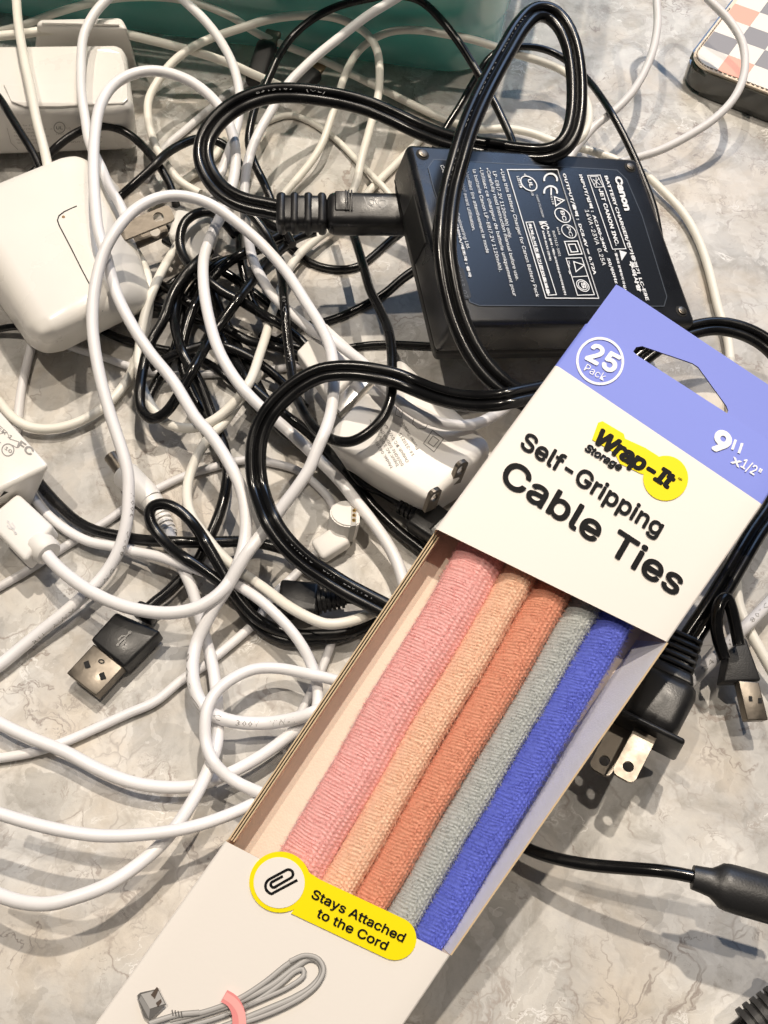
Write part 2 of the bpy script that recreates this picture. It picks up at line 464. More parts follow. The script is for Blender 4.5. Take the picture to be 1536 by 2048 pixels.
K('b26', 'black cord looping from under the white prong charger into the tangle', [(500, 420), (540, 450), (570, 465), (540, 490), (490, 510), (440, 525), (400, 560), (372, 600), (360, 650), (345, 710), (310, 770), (292, 812)], 1.75, black_cord, 3)
K('b18', 'short black cord dropping straight down left of the printed black cord', [(472, 440), (477, 467), (480, 517), (490, 560), (503, 600), (530, 640)], 1.5, black_cord, 3)
K('b32', 'thick black cord running diagonally through the black tangle down to the box', [(290, 555), (360, 592), (420, 645), (470, 722), (520, 802), (565, 862), (625, 905), (690, 960)], 2.0, black_cord, 3)
K('b33', 'thick black cord curving down the left side of the black tangle', [(560, 470), (500, 500), (450, 530), (400, 590), (372, 660), (364, 725), (388, 790), (428, 862), (450, 930)], 2.0, black_cord, 3)
K('b34', 'black cord crossing level through the lower black tangle', [(300, 735), (360, 705), (430, 690), (500, 715), (560, 760), (610, 815)], 1.8, black_cord, 3)
K('w32', 'grey white stub of cord beside the box edge above the printed white cord', [(668, 1270), (660, 1295), (645, 1335), (622, 1385), (600, 1430), (560, 1500)], 1.45, grey_cord, 1.6)
K('w26', 'white cord running from the lower left edge up to the small magnetic connector',
  [(-30, 1520), (0, 1516), (64, 1505), (129, 1484), (193, 1456), (258, 1426), (309, 1404), (367, 1357), (400, 1337), (433, 1312), (483, 1270), (515, 1240), (547, 1190), (580, 1160), (607, 1133), (632, 1108), (650, 1090)], 1.55, white_cord, 2, whole=False, name='magnetic_cable')
K('w21', 'pale cord sagging in a wide bow below the cube charger',
  [(-30, 775), (0, 805), (20, 830), (53, 852), (100, 858), (150, 847), (200, 820), (233, 790), (262, 747), (278, 700), (293, 645), (299, 600), (297, 560), (287, 530), (270, 500)], 1.8, cream_cord, 4)
K('b10', 'black cord of the flat black connector winding up into the black tangle',
  [(296, 1218, 6), (307, 1207, 6), (333, 1187, 6), (360, 1160, 6), (393, 1127, 6), (413, 1087, 6), (433, 1043, 8), (447, 1000, 8), (456, 940, 8), (451, 905, 8), (443, 880, 8), (420, 820, 6), (400, 767, 6), (377, 727, 6), (363, 700, 6), (350, 653, 6), (350, 613, 6), (365, 570, 6), (400, 530, 6)], 1.95, black_cord, 4, whole=False, name='black_usb_cable')
K('w28', 'white cord with a barrel plug, winding down to the lower left corner',
  [(338, 1066, 4), (350, 1090, 4), (365, 1135, 4), (385, 1180, 4), (398, 1230, 4), (412, 1280, 4), (425, 1330, 5), (432, 1380, 6), (436, 1443, 8), (434, 1486, 10), (417, 1538, 12), (395, 1585, 14), (361, 1641, 14), (327, 1684, 14), (279, 1727, 16), (215, 1770, 18), (150, 1795, 19), (95, 1808, 19), (43, 1804, 18), (0, 1791, 17), (-40, 1770, 16)], 1.9, white_cord, whole=False, name='barrel_plug_cable', skip=((340, 1675, 50), (413, 1287, 60)))
K('w25', 'white cord bowing across the lower left under two other white cords',
  [(-30, 1428), (0, 1447), (64, 1477), (129, 1503), (193, 1537), (258, 1563), (322, 1574), (387, 1572), (451, 1550), (516, 1516), (559, 1486), (610, 1445)], 1.9, white_cord, 7)
CABLES.append(CABLES.pop(-2))
K('w27', 'lowest but one white cord at the lower left, gently sagging toward the box',
  [(-30, 1618, 22), (0, 1628, 22), (64, 1647, 22), (129, 1662, 22), (193, 1671, 21), (258, 1671, 20), (344, 1662, 19), (408, 1647, 17), (473, 1623, 14), (530, 1596, 10)], 1.75, white_cord)
K('w23', 'white cord running from behind the left adapter plug to the box edge',
  [(55, 965, 3), (70, 997, 3), (93, 1027, 3), (133, 1060, 4), (177, 1083, 5), (227, 1093, 5), (267, 1103, 5), (317, 1113, 6), (367, 1130, 8), (417, 1147, 10), (467, 1167, 12), (510, 1193, 14), (550, 1227, 14), (587, 1267, 13), (613, 1307, 11), (630, 1350, 8), (636, 1385, 5), (632, 1425, 3), (610, 1480, 2.5)], 1.75, white_cord)
K('b11', 'black cord running level to the right from behind the left adapter',
  [(70, 955, 5), (87, 977, 5), (117, 1010, 5), (150, 1040, 5), (187, 1060, 6), (227, 1070, 6), (283, 1080, 6), (333, 1083, 6), (400, 1085, 6), (473, 1083, 6), (500, 1083, 6), (550, 1093, 6), (587, 1107, 6), (640, 1140, 5), (700, 1175, 5)], 1.95, black_cord)
K('w31', 'cream cord winding past the narrow black loop to the box edge',
  [(520, 745, 4), (480, 800, 4), (447, 847, 4), (420, 873, 4), (393, 915, 4), (377, 960, 5), (374, 995, 6), (383, 1033, 6), (407, 1067, 5), (433, 1100, 6), (467, 1133, 8), (490, 1150, 9), (533, 1180, 11), (573, 1210, 13), (613, 1233, 14), (653, 1248, 14), (700, 1243, 13), (740, 1228, 10), (790, 1200, 8)], 1.75, cream_cord)
K('b12', 'narrow black cord loop left of centre, its tail bowing under the box',
  [(520, 1215, 3), (470, 1188, 3), (428, 1155, 4), (393, 1130, 5), (360, 1110, 7), (333, 1087, 9), (310, 1060, 12), (298, 1033, 15), (303, 1013, 17), (327, 1007, 18), (353, 1017, 18), (377, 1037, 16), (400, 1067, 14), (420, 1100, 11), (443, 1140, 8), (467, 1183, 6), (487, 1210, 5), (513, 1237, 5), (550, 1258, 5), (600, 1270, 5), (633, 1270, 5), (683, 1267, 5), (717, 1257, 5), (750, 1235, 5)], 1.9, black_cord, skip=((470, 1180, 110), (560, 1230, 120), (680, 1260, 90)))
K('b27', 'second black cord hugging the outside of the black bow beside the box', [(440, 1150, 3), (470, 1200, 3), (500, 1240, 3), (540, 1270, 3), (580, 1283, 3), (640, 1281, 3), (690, 1272, 3), (740, 1250, 3)], 1.7, black_cord, skip=((580, 1240, 190),))
K('w16b', 'short cream cord showing inside the bow of the power cord loop', [(450, 280), (430, 312), (400, 338), (367, 362), (330, 385), (300, 410)], 1.7, cream_cord, 3)
K('b13', 'thick black cord running down right beside the white power brick to the box', [(500, 770, 3), (540, 805, 3), (570, 830, 3), (607, 857, 4), (653, 900, 4), (683, 935, 4), (717, 975, 4), (747, 1013, 4), (777, 1043, 4), (807, 1070, 4), (837, 1093, 4), (880, 1130, 4)], 1.9, black_cord)
K('b14', 'black micro connector cord squeezed between the white power brick and the box', [(690, 925, 3), (727, 970, 4), (760, 983, 5), (793, 1004, 7), (815, 1018, 8)], 1.5, black_cord, whole=False, name='micro_connector_cable')
K('w10', 'large grey white cord ring standing right of the power cord loop',
  [(1120, 345, 5), (1147, 305, 6), (1169, 276, 7), (1193, 249, 9), (1231, 220, 12), (1270, 177, 17), (1303, 110, 24), (1315, 48, 28), (1313, 0, 32), (1312, -45, 36), (1340, -70, 38), (1385, -40, 38), (1418, 0, 36), (1456, 38, 32), (1485, 86, 28), (1489, 144, 23), (1471, 192, 18), (1432, 235, 13), (1375, 273, 8), (1317, 302, 5), (1279, 314, 4), (1240, 325, 4)], 1.75, grey_cord, skip=((1200, 290, 90), (1279, 330, 60)))
K('w8', 'cream cord arching before the bin and curling back beside the power cord',
  [(540, 420, 4), (567, 390, 5), (590, 363, 5), (620, 327, 6), (643, 290, 7), (660, 243, 9), (683, 170, 13), (693, 143, 14), (713, 107, 16), (743, 80, 17), (783, 63, 17), (833, 60, 16), (872, 65, 14), (944, 79, 11), (987, 92, 10), (1030, 108, 9), (1087, 125, 8), (1135, 148, 7), (1167, 190, 6), (1179, 225, 5), (1174, 259, 4), (1152, 287, 3), (1120, 306, 3)], 1.7, cream_cord, skip=((1150, 290, 60),))
K('w14', 'grey white cord crossing over the rectangular adapter at the upper left',
  [(-30, 76, 33), (0, 72, 33), (50, 67, 33), (100, 60, 33), (167, 58, 33), (233, 65, 31), (300, 80, 24), (367, 97, 16), (417, 112, 10), (467, 130, 5), (505, 148, 3), (560, 172, 2)], 1.9, cream_cord, skip=((520, 140, 60),))
K('w7', 'cream cord arching high before the bin and winding through the tangle',
  [(400, 387, 4), (360, 363, 4), (333, 330, 5), (310, 290, 6), (297, 240, 9), (297, 200, 12), (313, 167, 15), (347, 123, 19), (393, 90, 23), (440, 70, 26), (480, 57, 28), (533, 40, 30), (600, 31, 31), (660, 33, 31), (700, 46, 30), (733, 67, 28), (753, 97, 25), (759, 133, 22), (757, 187, 17), (737, 267, 11), (723, 317, 8), (710, 373, 6), (672, 445, 5), (633, 478, 6), (600, 507, 7), (577, 540, 8), (553, 600, 9), (543, 627, 9), (533, 667, 10), (520, 707, 10), (500, 763, 9), (467, 807, 8), (427, 841, 7), (383, 857, 7), (333, 847, 7), (310, 823, 8), (287, 780, 9), (277, 733, 10), (280, 683, 11), (293, 617, 12), (320, 550, 11), (353, 493, 9), (385, 440, 8)], 1.8, cream_cord)
K('b8', 'black cord curling in a tight hook under the white arch',
  [(470, 470, 12), (440, 435, 16), (420, 423, 18), (393, 427, 19), (370, 443, 19), (360, 473, 18), (363, 503, 15), (380, 533, 11), (417, 563, 6), (450, 587, 6), (477, 600, 6), (527, 630, 6), (557, 647, 6), (590, 670, 5), (620, 700, 4)], 1.9, black_cord)
K('b9', 'black cord forming a narrow hanging bow left of centre in the tangle',
  [(420, 500, 4), (373, 547, 4), (345, 590, 5), (327, 640, 6), (300, 687, 6), (287, 733, 6), (280, 783, 7), (283, 820, 8), (303, 839, 9), (330, 827, 10), (353, 797, 10), (373, 763, 10), (400, 713, 9), (423, 673, 9), (447, 640, 9), (467, 613, 9), (490, 580, 10), (520, 545, 9), (555, 505, 8), (590, 478, 6), (630, 462, 5)], 1.95, black_cord, skip=((283, 740, 30),))
K('b6', 'black cord arching up from behind the tilted cube charger',
  [(62, 350, 12), (83, 327, 16), (110, 297, 19), (140, 273, 22), (170, 258, 22), (213, 252, 21), (247, 262, 18), (277, 283, 15), (307, 317, 11), (330, 350, 8), (343, 377, 6), (352, 410, 5)], 1.75, black_cord)
K('b7', 'black cord rising from the cube charger toward the power cord loop', [(215, 425, 10), (237, 397, 14), (267, 370, 15), (300, 340, 16), (333, 307, 17), (367, 287, 17), (393, 278, 17), (427, 280, 15), (453, 293, 12), (475, 320, 8), (490, 370, 6)], 1.85, black_cord)
K('b5', 'black cord hanging in from the left edge over the rectangular adapter', [(-30, 165, 34), (0, 197, 34), (20, 230, 33), (40, 263, 31), (67, 307, 27), (80, 335, 22), (95, 375, 16)], 1.6, black_cord)
K('w13', 'pale cord dropping steeply from the top left corner over the rectangular adapter',
  [(32, -40, 42), (33, 0, 41), (37, 50, 40), (47, 110, 38), (63, 187, 36), (73, 240, 34), (87, 293, 30), (95, 330, 24), (100, 370, 18)], 1.95, cream_cord)
K('b23', 'short black cord slanting behind the tall power cord loop', [(870, 295, 4), (896, 249, 5), (920, 211, 7), (949, 160, 9), (975, 120, 8), (1000, 100, 7), (1030, 94, 6), (1078, 96, 6), (1121, 113, 7), (1174, 158, 8), (1207, 201, 8), (1236, 249, 7), (1265, 307, 6), (1289, 364, 4), (1308, 417, 3), (1320, 480, 3)], 1.55, black_cord)
K('b4', 'black cord arching across the bin from the slim connector to the battery charger',
  [(520, 195, 14), (540, 150, 18), (557, 113, 22), (587, 70, 26), (633, 33, 29), (683, 10, 31), (733, -2, 32), (785, -10, 33), (838, 0, 31), (881, 38, 26), (915, 81, 22), (949, 134, 17), (982, 192, 12), (1006, 240, 8), (1025, 283, 6), (1040, 330, 5)], 1.7, black_cord)
K('b28', 'black cord running down between the white strands toward the figure eight plug', [(530, 165, 12), (512, 210, 14), (503, 243, 14), (497, 283, 13), (506, 320, 11), (520, 350, 9), (530, 370, 8), (542, 400, 6), (560, 440, 5), (585, 490, 4)], 1.75, black_cord, skip=((530, 170, 40),))
K('w2', 'white cord in the big arch that leaves the top of the frame at the left',
  [(250, 432, 24), (238, 405, 27), (220, 377, 29), (205, 340, 30), (178, 283, 32), (171, 240, 34), (163, 187, 37), (162, 133, 39), (167, 73, 42), (187, 30, 44), (213, 0, 46), (250, -30, 47), (295, -42, 47), (335, -30, 46), (367, 0, 45), (407, 38, 42), (440, 80, 38), (467, 133, 33), (479, 187, 28), (478, 230, 23), (468, 275, 18), (452, 320, 13), (437, 362, 8), (428, 400, 5)], 1.95, white_cord)
K('w5', 'white cord sweeping from the top centre across the white power brick',
  [(850, -40, 40), (790, -2, 38), (733, 33, 36), (683, 72, 34), (633, 112, 31), (600, 143, 28), (577, 167, 26), (540, 226, 22), (512, 277, 19), (498, 317, 16), (491, 353, 14), (488, 390, 12), (490, 430, 11), (497, 480, 11), (507, 523, 12), (527, 562, 13), (547, 593, 15), (573, 618, 18), (600, 642, 22), (625, 662, 25), (660, 678, 28), (693, 701, 30), (727, 727, 32), (767, 773, 32), (793, 798, 32), (827, 823, 32), (867, 842, 32), (912, 851, 31), (957, 846, 29), (990, 830, 28), (1030, 800, 27)], 1.95, white_cord)
K('b3', 'black cord hanging in a deep U over the white power brick',
  [(480, 400, 12), (510, 437, 14), (530, 463, 16), (547, 497, 17), (563, 547, 18), (568, 600, 18), (574, 667, 19), (582, 733, 20), (590, 783, 22), (607, 823, 24), (633, 860, 27), (667, 880, 30), (700, 884, 33), (740, 863, 35), (770, 828, 36), (784, 783, 37), (784, 740, 36), (783, 700, 34), (777, 660, 31), (760, 620, 28), (740, 580, 25), (727, 533, 22), (710, 477, 20), (695, 440, 19), (680, 400, 18)], 1.75, black_cord)
K('w1', 'white cord plugged into the left port adapter, looping twice',
  [(80, 1088, 13), (95, 1112, 13), (130, 1147, 13), (190, 1188, 14), (260, 1216, 15), (340, 1226, 16), (400, 1213, 17), (450, 1176, 18), (480, 1120, 18), (492, 1060, 19), (486, 990, 20), (460, 930, 20), (420, 868, 21), (393, 838, 21), (347, 763, 22), (300, 705, 24), (260, 643, 27), (233, 587, 32), (213, 515, 37), (197, 462, 40), (190, 400, 42), (187, 333, 43), (190, 267, 44), (200, 213, 45), (223, 174, 45), (253, 153, 45), (293, 142, 44), (333, 145, 43), (383, 164, 41), (427, 199, 39), (452, 235, 37), (469, 285, 35), (471, 330, 33), (463, 377, 31), (443, 430, 29), (423, 470, 27), (408, 515, 26), (407, 567, 26), (417, 633, 25), (437, 700, 24), (467, 753, 22), (500, 793, 20), (530, 822, 18), (560, 847, 16), (600, 883, 15), (627, 909, 14), (647, 928, 13), (680, 962, 12), (710, 1000, 11), (743, 1042, 10), (770, 1080, 9), (790, 1115, 8), (803, 1150, 8), (815, 1200, 7)], 2.1, white_cord, whole=False, name='white_usb_cable')
K('w6', 'thick white cord with printed type, arching over the blades of the cube charger',
  [(-40, 1355, 4), (0, 1330, 4), (33, 1303, 4), (83, 1262, 5), (133, 1222, 6), (167, 1192, 7), (200, 1160, 8), (227, 1122, 9), (245, 1080, 11), (255, 1033, 13), (257, 993, 15), (256, 950, 17), (247, 910, 19), (233, 867, 21), (217, 817, 24), (200, 753, 27), (190, 700, 30), (185, 650, 33), (187, 595, 37), (197, 540, 41), (210, 500, 44), (233, 460, 46), (267, 422, 46), (307, 399, 45), (347, 391, 44), (390, 397, 42), (427, 412, 40), (467, 440, 37), (500, 467, 35), (527, 492, 33), (573, 545, 31), (613, 607, 31), (640, 650, 32), (660, 695, 33), (667, 740, 33), (667, 783, 33), (662, 825, 32), (652, 858, 31), (633, 902, 29), (620, 935, 27), (600, 967, 24), (567, 1011, 20), (543, 1043, 17), (517, 1077, 14), (493, 1108, 12), (470, 1146, 10), (450, 1182, 9), (430, 1212, 9), (410, 1250, 9), (395, 1280, 10), (386, 1315, 11), (385, 1350, 12), (393, 1388, 11), (407, 1412, 10), (430, 1431, 9), (473, 1444, 8), (537, 1446, 8), (602, 1434, 7), (660, 1410, 6)], 2.05, white_cord, skip=((175, 1190, 70), (450, 1180, 90)))
K('w24', 'white cord curling in an open ring at the left edge of the box',
  [(720, 1375, 6), (657, 1357, 8), (607, 1346, 9), (560, 1337, 10), (510, 1338, 12), (467, 1356, 14), (433, 1383, 15), (415, 1415, 16), (410, 1450, 15), (413, 1490, 14), (430, 1528, 12), (464, 1559, 9), (511, 1582, 7), (560, 1600, 5)], 1.8, white_cord)
# --- the flat two core power cord of the battery charger, over everything
K('b1', 'flat two core black power cord plugged into the battery charger',
  [(575, 425, 40), (540, 417, 40), (483, 404, 40), (443, 381, 41), (416, 345, 42), (406, 310, 44), (411, 278, 46), (430, 247, 48), (462, 218, 50), (503, 197, 51), (545, 187, 51), (590, 186, 51), (640, 191, 50), (690, 200, 49), (740, 214, 48), (787, 234, 47), (833, 256, 46), (880, 275, 47), (930, 289, 48), (990, 299, 49), (1049, 307, 50), (1090, 308, 51), (1120, 298, 52), (1141, 272, 54), (1151, 235, 56), (1154, 192, 59), (1151, 134, 62), (1141, 85, 65), (1122, 46, 67), (1097, 25, 69), (1070, 25, 70), (1042, 52, 71), (1014, 98, 71), (985, 150, 71), (958, 204, 71), (934, 262, 70), (915, 326, 68), (900, 383, 66), (892, 441, 65), (890, 498, 63), (896, 551, 59), (909, 613, 54), (927, 664, 48), (950, 709, 42), (975, 743, 38), (1010, 775, 34), (1060, 805, 30)], 2.1, black_cord, prof='twin', own='charger_cord', name='power_cable')
K('b2', 'flat two core black cord in a big open arch left of the box',
  [(1120, 775, 33), (1052, 789, 34), (1000, 800, 35), (957, 803, 36), (913, 799, 37), (870, 788, 39), (830, 772, 41), (793, 757, 42), (733, 744, 42), (683, 741, 41), (640, 747, 40), (600, 767, 38), (560, 800, 35), (533, 834, 32), (516, 873, 29), (511, 915, 27), (515, 967, 25), (530, 1017, 23), (550, 1057, 22), (577, 1092, 21), (613, 1125, 20), (653, 1152, 19), (693, 1177, 18), (733, 1198, 17), (770, 1217, 16), (830, 1250, 14)], 1.9, black_cord, prof='twin')
K('b30', 'black two core cord with a two blade plug right of the box',
  [(1240, 760, 20), (1270, 728, 22), (1304, 700, 23), (1340, 676, 24), (1377, 662, 24), (1430, 652, 23), (1486, 662, 22), (1536, 690, 20), (1575, 740, 18), (1590, 820, 17), (1580, 920, 17), (1548, 1010, 18), (1508, 1070, 19), (1468, 1138, 20), (1440, 1185, 20), (1413, 1228, 20), (1385, 1270, 19), (1362, 1310, 18)], 1.9, black_cord, prof='twin', own='cord_plug', name='plug_cable')
K('b29', 'black charging cord with a moulded connector at the lower right edge',
  [(960, 1630, 3), (1010, 1668, 4), (1045, 1692, 6), (1075, 1706, 9), (1120, 1719, 13), (1160, 1727, 16), (1200, 1732, 19), (1260, 1737, 23), (1320, 1742, 26), (1370, 1750, 27), (1400, 1757, 28)], 1.75, black_cord, own='usb_c', name='charging_cable')
K('b31', 'black cord with flat metal ended connector doubling back at the right edge',
  [(1450, 1318, 12), (1437, 1280, 10), (1432, 1240, 9), (1440, 1205, 9), (1452, 1192, 10), (1462, 1215, 12), (1470, 1250, 14), (1478, 1290, 15)], 1.9, black_cord, own='usb_right', name='right_usb_cable')

# ------------------------------------------------------------------ stacking the cords and building them
def spline(pts, step=5.0):
    p = np.array(pts, float)
    p = np.vstack([2 * p[0] - p[1], p, 2 * p[-1] - p[-2]])
    out = []
    for i in range(1, len(p) - 2):
        a, b, c, d = p[i - 1:i + 3]
        n = max(2, int(np.hypot(*(c - b)[:2]) / step))
        t0 = 0; t1 = max(1e-6, np.hypot(*(b - a)[:2])) ** .5; t2 = t1 + max(1e-6, np.hypot(*(c - b)[:2])) ** .5; t3 = t2 + max(1e-6, np.hypot(*(d - c)[:2])) ** .5
        for t in np.linspace(t1, t2, n, endpoint=False):
            A1 = (t1 - t) / (t1 - t0) * a + (t - t0) / (t1 - t0) * b
            A2 = (t2 - t) / (t2 - t1) * b + (t - t1) / (t2 - t1) * c
            A3 = (t3 - t) / (t3 - t2) * c + (t - t2) / (t3 - t2) * d
            B1 = (t2 - t) / (t2 - t0) * A1 + (t - t0) / (t2 - t0) * A2
            B2 = (t3 - t) / (t3 - t1) * A2 + (t - t1) / (t3 - t1) * A3
            out.append((t2 - t) / (t2 - t1) * B1 + (t - t1) / (t2 - t1) * B2)
    out.append(p[-2])
    return np.array(out)

def gauss(z, s):
    k = np.arange(-int(3 * s), int(3 * s) + 1); g = np.exp(-.5 * (k / s) ** 2); g /= g.sum()
    return np.convolve(np.pad(z, len(k) // 2, mode='edge'), g, 'valid')

BIN_R = P(985, 168, 0); BIN_L = P(40, 42, 0)
BIN_B1 = (BIN_L - BIN_R); BIN_LEN = BIN_B1.length; BIN_B1.normalize()
BIN_B2 = Vector((0, 0, 1)).cross(BIN_B1)
if BIN_B2.y < 0: BIN_B2 = -BIN_B2
def bin_floor(x, y, r):
    """the height (mm) at which a cord seen at (x, y) passes clear in front of the bin's wall"""
    if y > 190 or x > 1075: return 0
    p0 = P(x, y, 0); p1 = P(x, y, 40)
    d0 = (p0 - BIN_R).dot(BIN_B2); d1 = (p1 - BIN_R).dot(BIN_B2)
    want = -(r + 2.0) * .001
    f = (want - d0) / (d1 - d0)
    return max(0, min(95, f * 40 * 1.10))

low_xy = np.zeros((0, 2)); low_z = np.zeros(0); low_r = np.zeros(0)
PXMM = 6.0
for c in CABLES:
    s = spline(c['pts'])
    xy = gauss(s[:, 0], 1.5), gauss(s[:, 1], 1.5)
    s[2:-2, 0] = xy[0][2:-2]; s[2:-2, 1] = xy[1][2:-2]
    r = c['r']; z = gauss(np.maximum(np.maximum(s[:, 2], r + .05), [bin_floor(x, y, r) for x, y in s[:, :2]]), 4)
    wr = r * (1.8 if c['prof'] == 'twin' else 1)
    if len(low_xy):
        need = np.full(len(s), -1.0)
        d2 = ((s[:, None, :2] - low_xy[None]) ** 2).sum(2) / PXMM ** 2
        rr = wr + low_r[None]
        h = low_z[None] + np.sqrt(np.maximum((r + low_r[None]) ** 2 - d2 * ((r + low_r[None]) / rr) ** 2, 0)) * 1.03
        h[d2 > rr ** 2] = -1
        need = h.max(1)
        for sx, sy, sr in c['skip']:
            need[np.hypot(s[:, 0] - sx, s[:, 1] - sy) < sr] = -1
        up = np.maximum(z, need)
        k = np.arange(len(s)); arc = np.concatenate([[0], np.cumsum(np.hypot(*np.diff(s[:, :2], axis=0).T))]) / PXMM
        dil = (up[None] - .32 * np.abs(arc[:, None] - arc[None])).max(1)
        z = np.maximum(gauss(np.maximum(z, dil), 3), need)
        z = np.maximum(gauss(z, 1.5), r + .05)
    c['px'] = s[:, :2]; c['z'] = z
    low_xy = np.vstack([low_xy, s[:, :2]]); low_z = np.concatenate([low_z, z]); low_r = np.concatenate([low_r, np.full(len(s), wr)])
    c['co'] = [P(x, y, zz) for (x, y), zz in zip(s[:, :2], z)]

def tube_frames(co, up_fn=None):
    n = len(co); T = [(co[min(i + 1, n - 1)] - co[max(i - 1, 0)]).normalized() for i in range(n)]
    out = []; u = None
    for i in range(n):
        t = T[i]
        if up_fn: base = up_fn(i)
        elif u is None: base = Vector((0, 0, 1)) if abs(t.z) < .9 else Vector((0, 1, 0))
        else: base = u
        s = t.cross(base).normalized(); u = s.cross(t).normalized()
        out.append((t, s, u))
    return out

def round_section(r, n=12): return [(r * math.cos(2 * math.pi * i / n), r * math.sin(2 * math.pi * i / n)) for i in range(n)]
def twin_section(r):
    out = []; cx = r * .84
    for i in range(-5, 6):
        q = math.radians(i * 26); out.append((cx + r * math.cos(q), r * math.sin(q)))
    out = [p for p in out]
    left = [(-x, -y) for x, y in out]
    return out + [(r * .16, r * .52), (0, r * .40), (-r * .16, r * .52)][0:3] + left + [(-r * .16, -r * .52), (0, -r * .40), (r * .16, -r * .52)]

def sweep(name, co, sec, m, parent=None, up_fn=None):
    fr = tube_frames(co, up_fn); vs = []; fs = []; n = len(sec)
    for c, (t, s, u) in zip(co, fr):
        for x, y in sec: vs.append(c + s * x + u * y)
    for j in range(len(co) - 1):
        for i in range(n):
            k = (i + 1) % n
            fs.append((j * n + i, j * n + k, (j + 1) * n + k, (j + 1) * n + i))
    fs.append(tuple(range(n))[::-1]); fs.append(tuple((len(co) - 1) * n + i for i in range(n)))
    return mesh_obj(name, vs, fs, m, parent, sharp=60)

T = {}          # key -> top level object of the cord
CORD = {}
for c in CABLES:
    m = c['m']; white = m in (white_cord, cream_cord, grey_cord)
    grp = ('white cords in the tangle' if white else 'black cords in the tangle')
    r = c['r'] * .001
    if c['prof'] == 'twin':
        sec = twin_section(r)
        cco = c['co']
        up = lambda i, cco=cco: ((CC - cco[i]).normalized() * .75 + Vector((0, .15, 1)).normalized() * .5).normalized()
    else:
        sec = round_section(r); up = None
    if not c['whole'] or c['own']:
        mid = c['co'][0].copy(); mid.z = 0
        root = thing(c['name'], c['label'], 'power cord' if c['prof'] == 'twin' else 'cable', mid, grp)
        T[c['key']] = root
        CORD[c['key']] = sweep('cord', c['co'], sec, m, root, up)
    else:
        o = sweep('power_cable' if c['prof'] == 'twin' else 'charging_cable', c['co'], sec, m, None, up)
        tag(o, c['label'], 'power cord' if c['prof'] == 'twin' else 'cable', grp)
        T[c['key']] = o; CORD[c['key']] = o
BYKEY = {c['key']: c for c in CABLES}

def cord_text(key, body, a, b, m, cap=None, flip=False, ang=0.0):
    """type printed along a cord between two picture points, on the side that faces up"""
    c = BYKEY[key]; px = c['px']; co = c['co']
    ia = int(np.argmin(np.hypot(px[:, 0] - a[0], px[:, 1] - a[1]))); ib = int(np.argmin(np.hypot(px[:, 0] - b[0], px[:, 1] - b[1])))
    r = c['r'] * .001
    arc = [0.0]
    for i in range(1, len(co)): arc.append(arc[-1] + (co[i] - co[i - 1]).length)
    s0, s1 = arc[ia], arc[ib]
    cu = bpy.data.curves.new('t', 'FONT'); cu.body = body; cu.resolution_u = 1; cu.space_character = 1.25
    o = bpy.data.objects.new('t', cu); me = bpy.data.meshes.new_from_object(o)
    bpy.data.objects.remove(o); bpy.data.curves.remove(cu)
    xs = [v.co.x for v in me.vertices]; x0, x1 = min(xs), max(xs)
    cap = cap or r * .85
    vs = []
    for v in me.vertices:
        q = s0 + (s1 - s0) * (v.co.x - x0) / (x1 - x0)
        i = max(0, min(len(co) - 2, int(np.searchsorted(arc, q)) - 1))
        f = (q - arc[i]) / max(1e-9, arc[i + 1] - arc[i])
        p = co[i].lerp(co[i + 1], f); t = (co[i + 1] - co[i]).normalized()
        if s1 < s0: t = -t
        w = (CC - p).normalized(); side = w.cross(t).normalized(); w = t.cross(side).normalized()
        th = ang + (v.co.y - .36) * cap / .729 / r
        vs.append(p + (w * math.cos(th) + side * math.sin(th)) * (r * 1.012))
    fs = []
    for pl in me.polygons:
        f = tuple(pl.vertices)
        nrm = (vs[f[1]] - vs[f[0]]).cross(vs[f[2]] - vs[f[0]])
        fs.append(f if nrm.dot(CC - vs[f[0]]) > 0 else f[::-1])
    bpy.data.meshes.remove(me)
    par = CORD[key]
    return mesh_obj('printed_type', vs, fs, m, par, smooth=False)

silver_ink = mat('worn silver ink', (0.16, 0.16, 0.16), .5)
cord_text('w6', 'AWM', (150, 1212), (95, 1256), grey_ink) if False else None
cord_text('w6', 'RU  AWM   24AWG   80°C   300V', (62, 1282), (263, 985), grey_ink, ang=-.75)
cord_text('w6', '80°C', (386, 1312), (408, 1414), grey_ink, ang=-1.0)
cord_text('w6', '°C   300V   VW-1', (424, 1429), (590, 1437), grey_ink, ang=-.1)
cord_text('b2', 'I-SHENG   CSA   LL81924', (570, 1080), (742, 1203), silver_ink, cap=.0018, ang=.9)
cord_text('b1', 'I-SHENG    CSA    LL81924   2X0.75MM', (900, 400), (1055, 45), silver_ink, cap=.0018, ang=.85)
cord_text('b1', 'E315167   (UL)', (515, 193), (650, 192), silver_ink, cap=.0016, ang=.9)
cord_text('b3', '80°C  30V  AWM', (578, 600), (582, 730), silver_ink, ang=0)
cord_text('w12', '24AWG  80°C', (1405, 1345), (1530, 1215), grey_ink, ang=0)
# ------------------------------------------------------------------ plugs that belong to the cords
def frame3(a, b, c):                      # top face corner points -> unit normal that looks up
    n = (b - a).cross(c - a).normalized()
    return n if n.z > 0 else -n

def slab(name, quad, thick, m, parent=None, bevel=0.0, drop=None, **k):
    """a solid under a top face given as four (x, y, z) picture corners"""
    top = [P(*q) for q in quad]
    n = frame3(top[0], top[1], top[2])
    d = drop if drop is not None else -n * thick * .001
    return hexa(name, top, [p + d for p in top], m, parent, bevel * .001, **k)

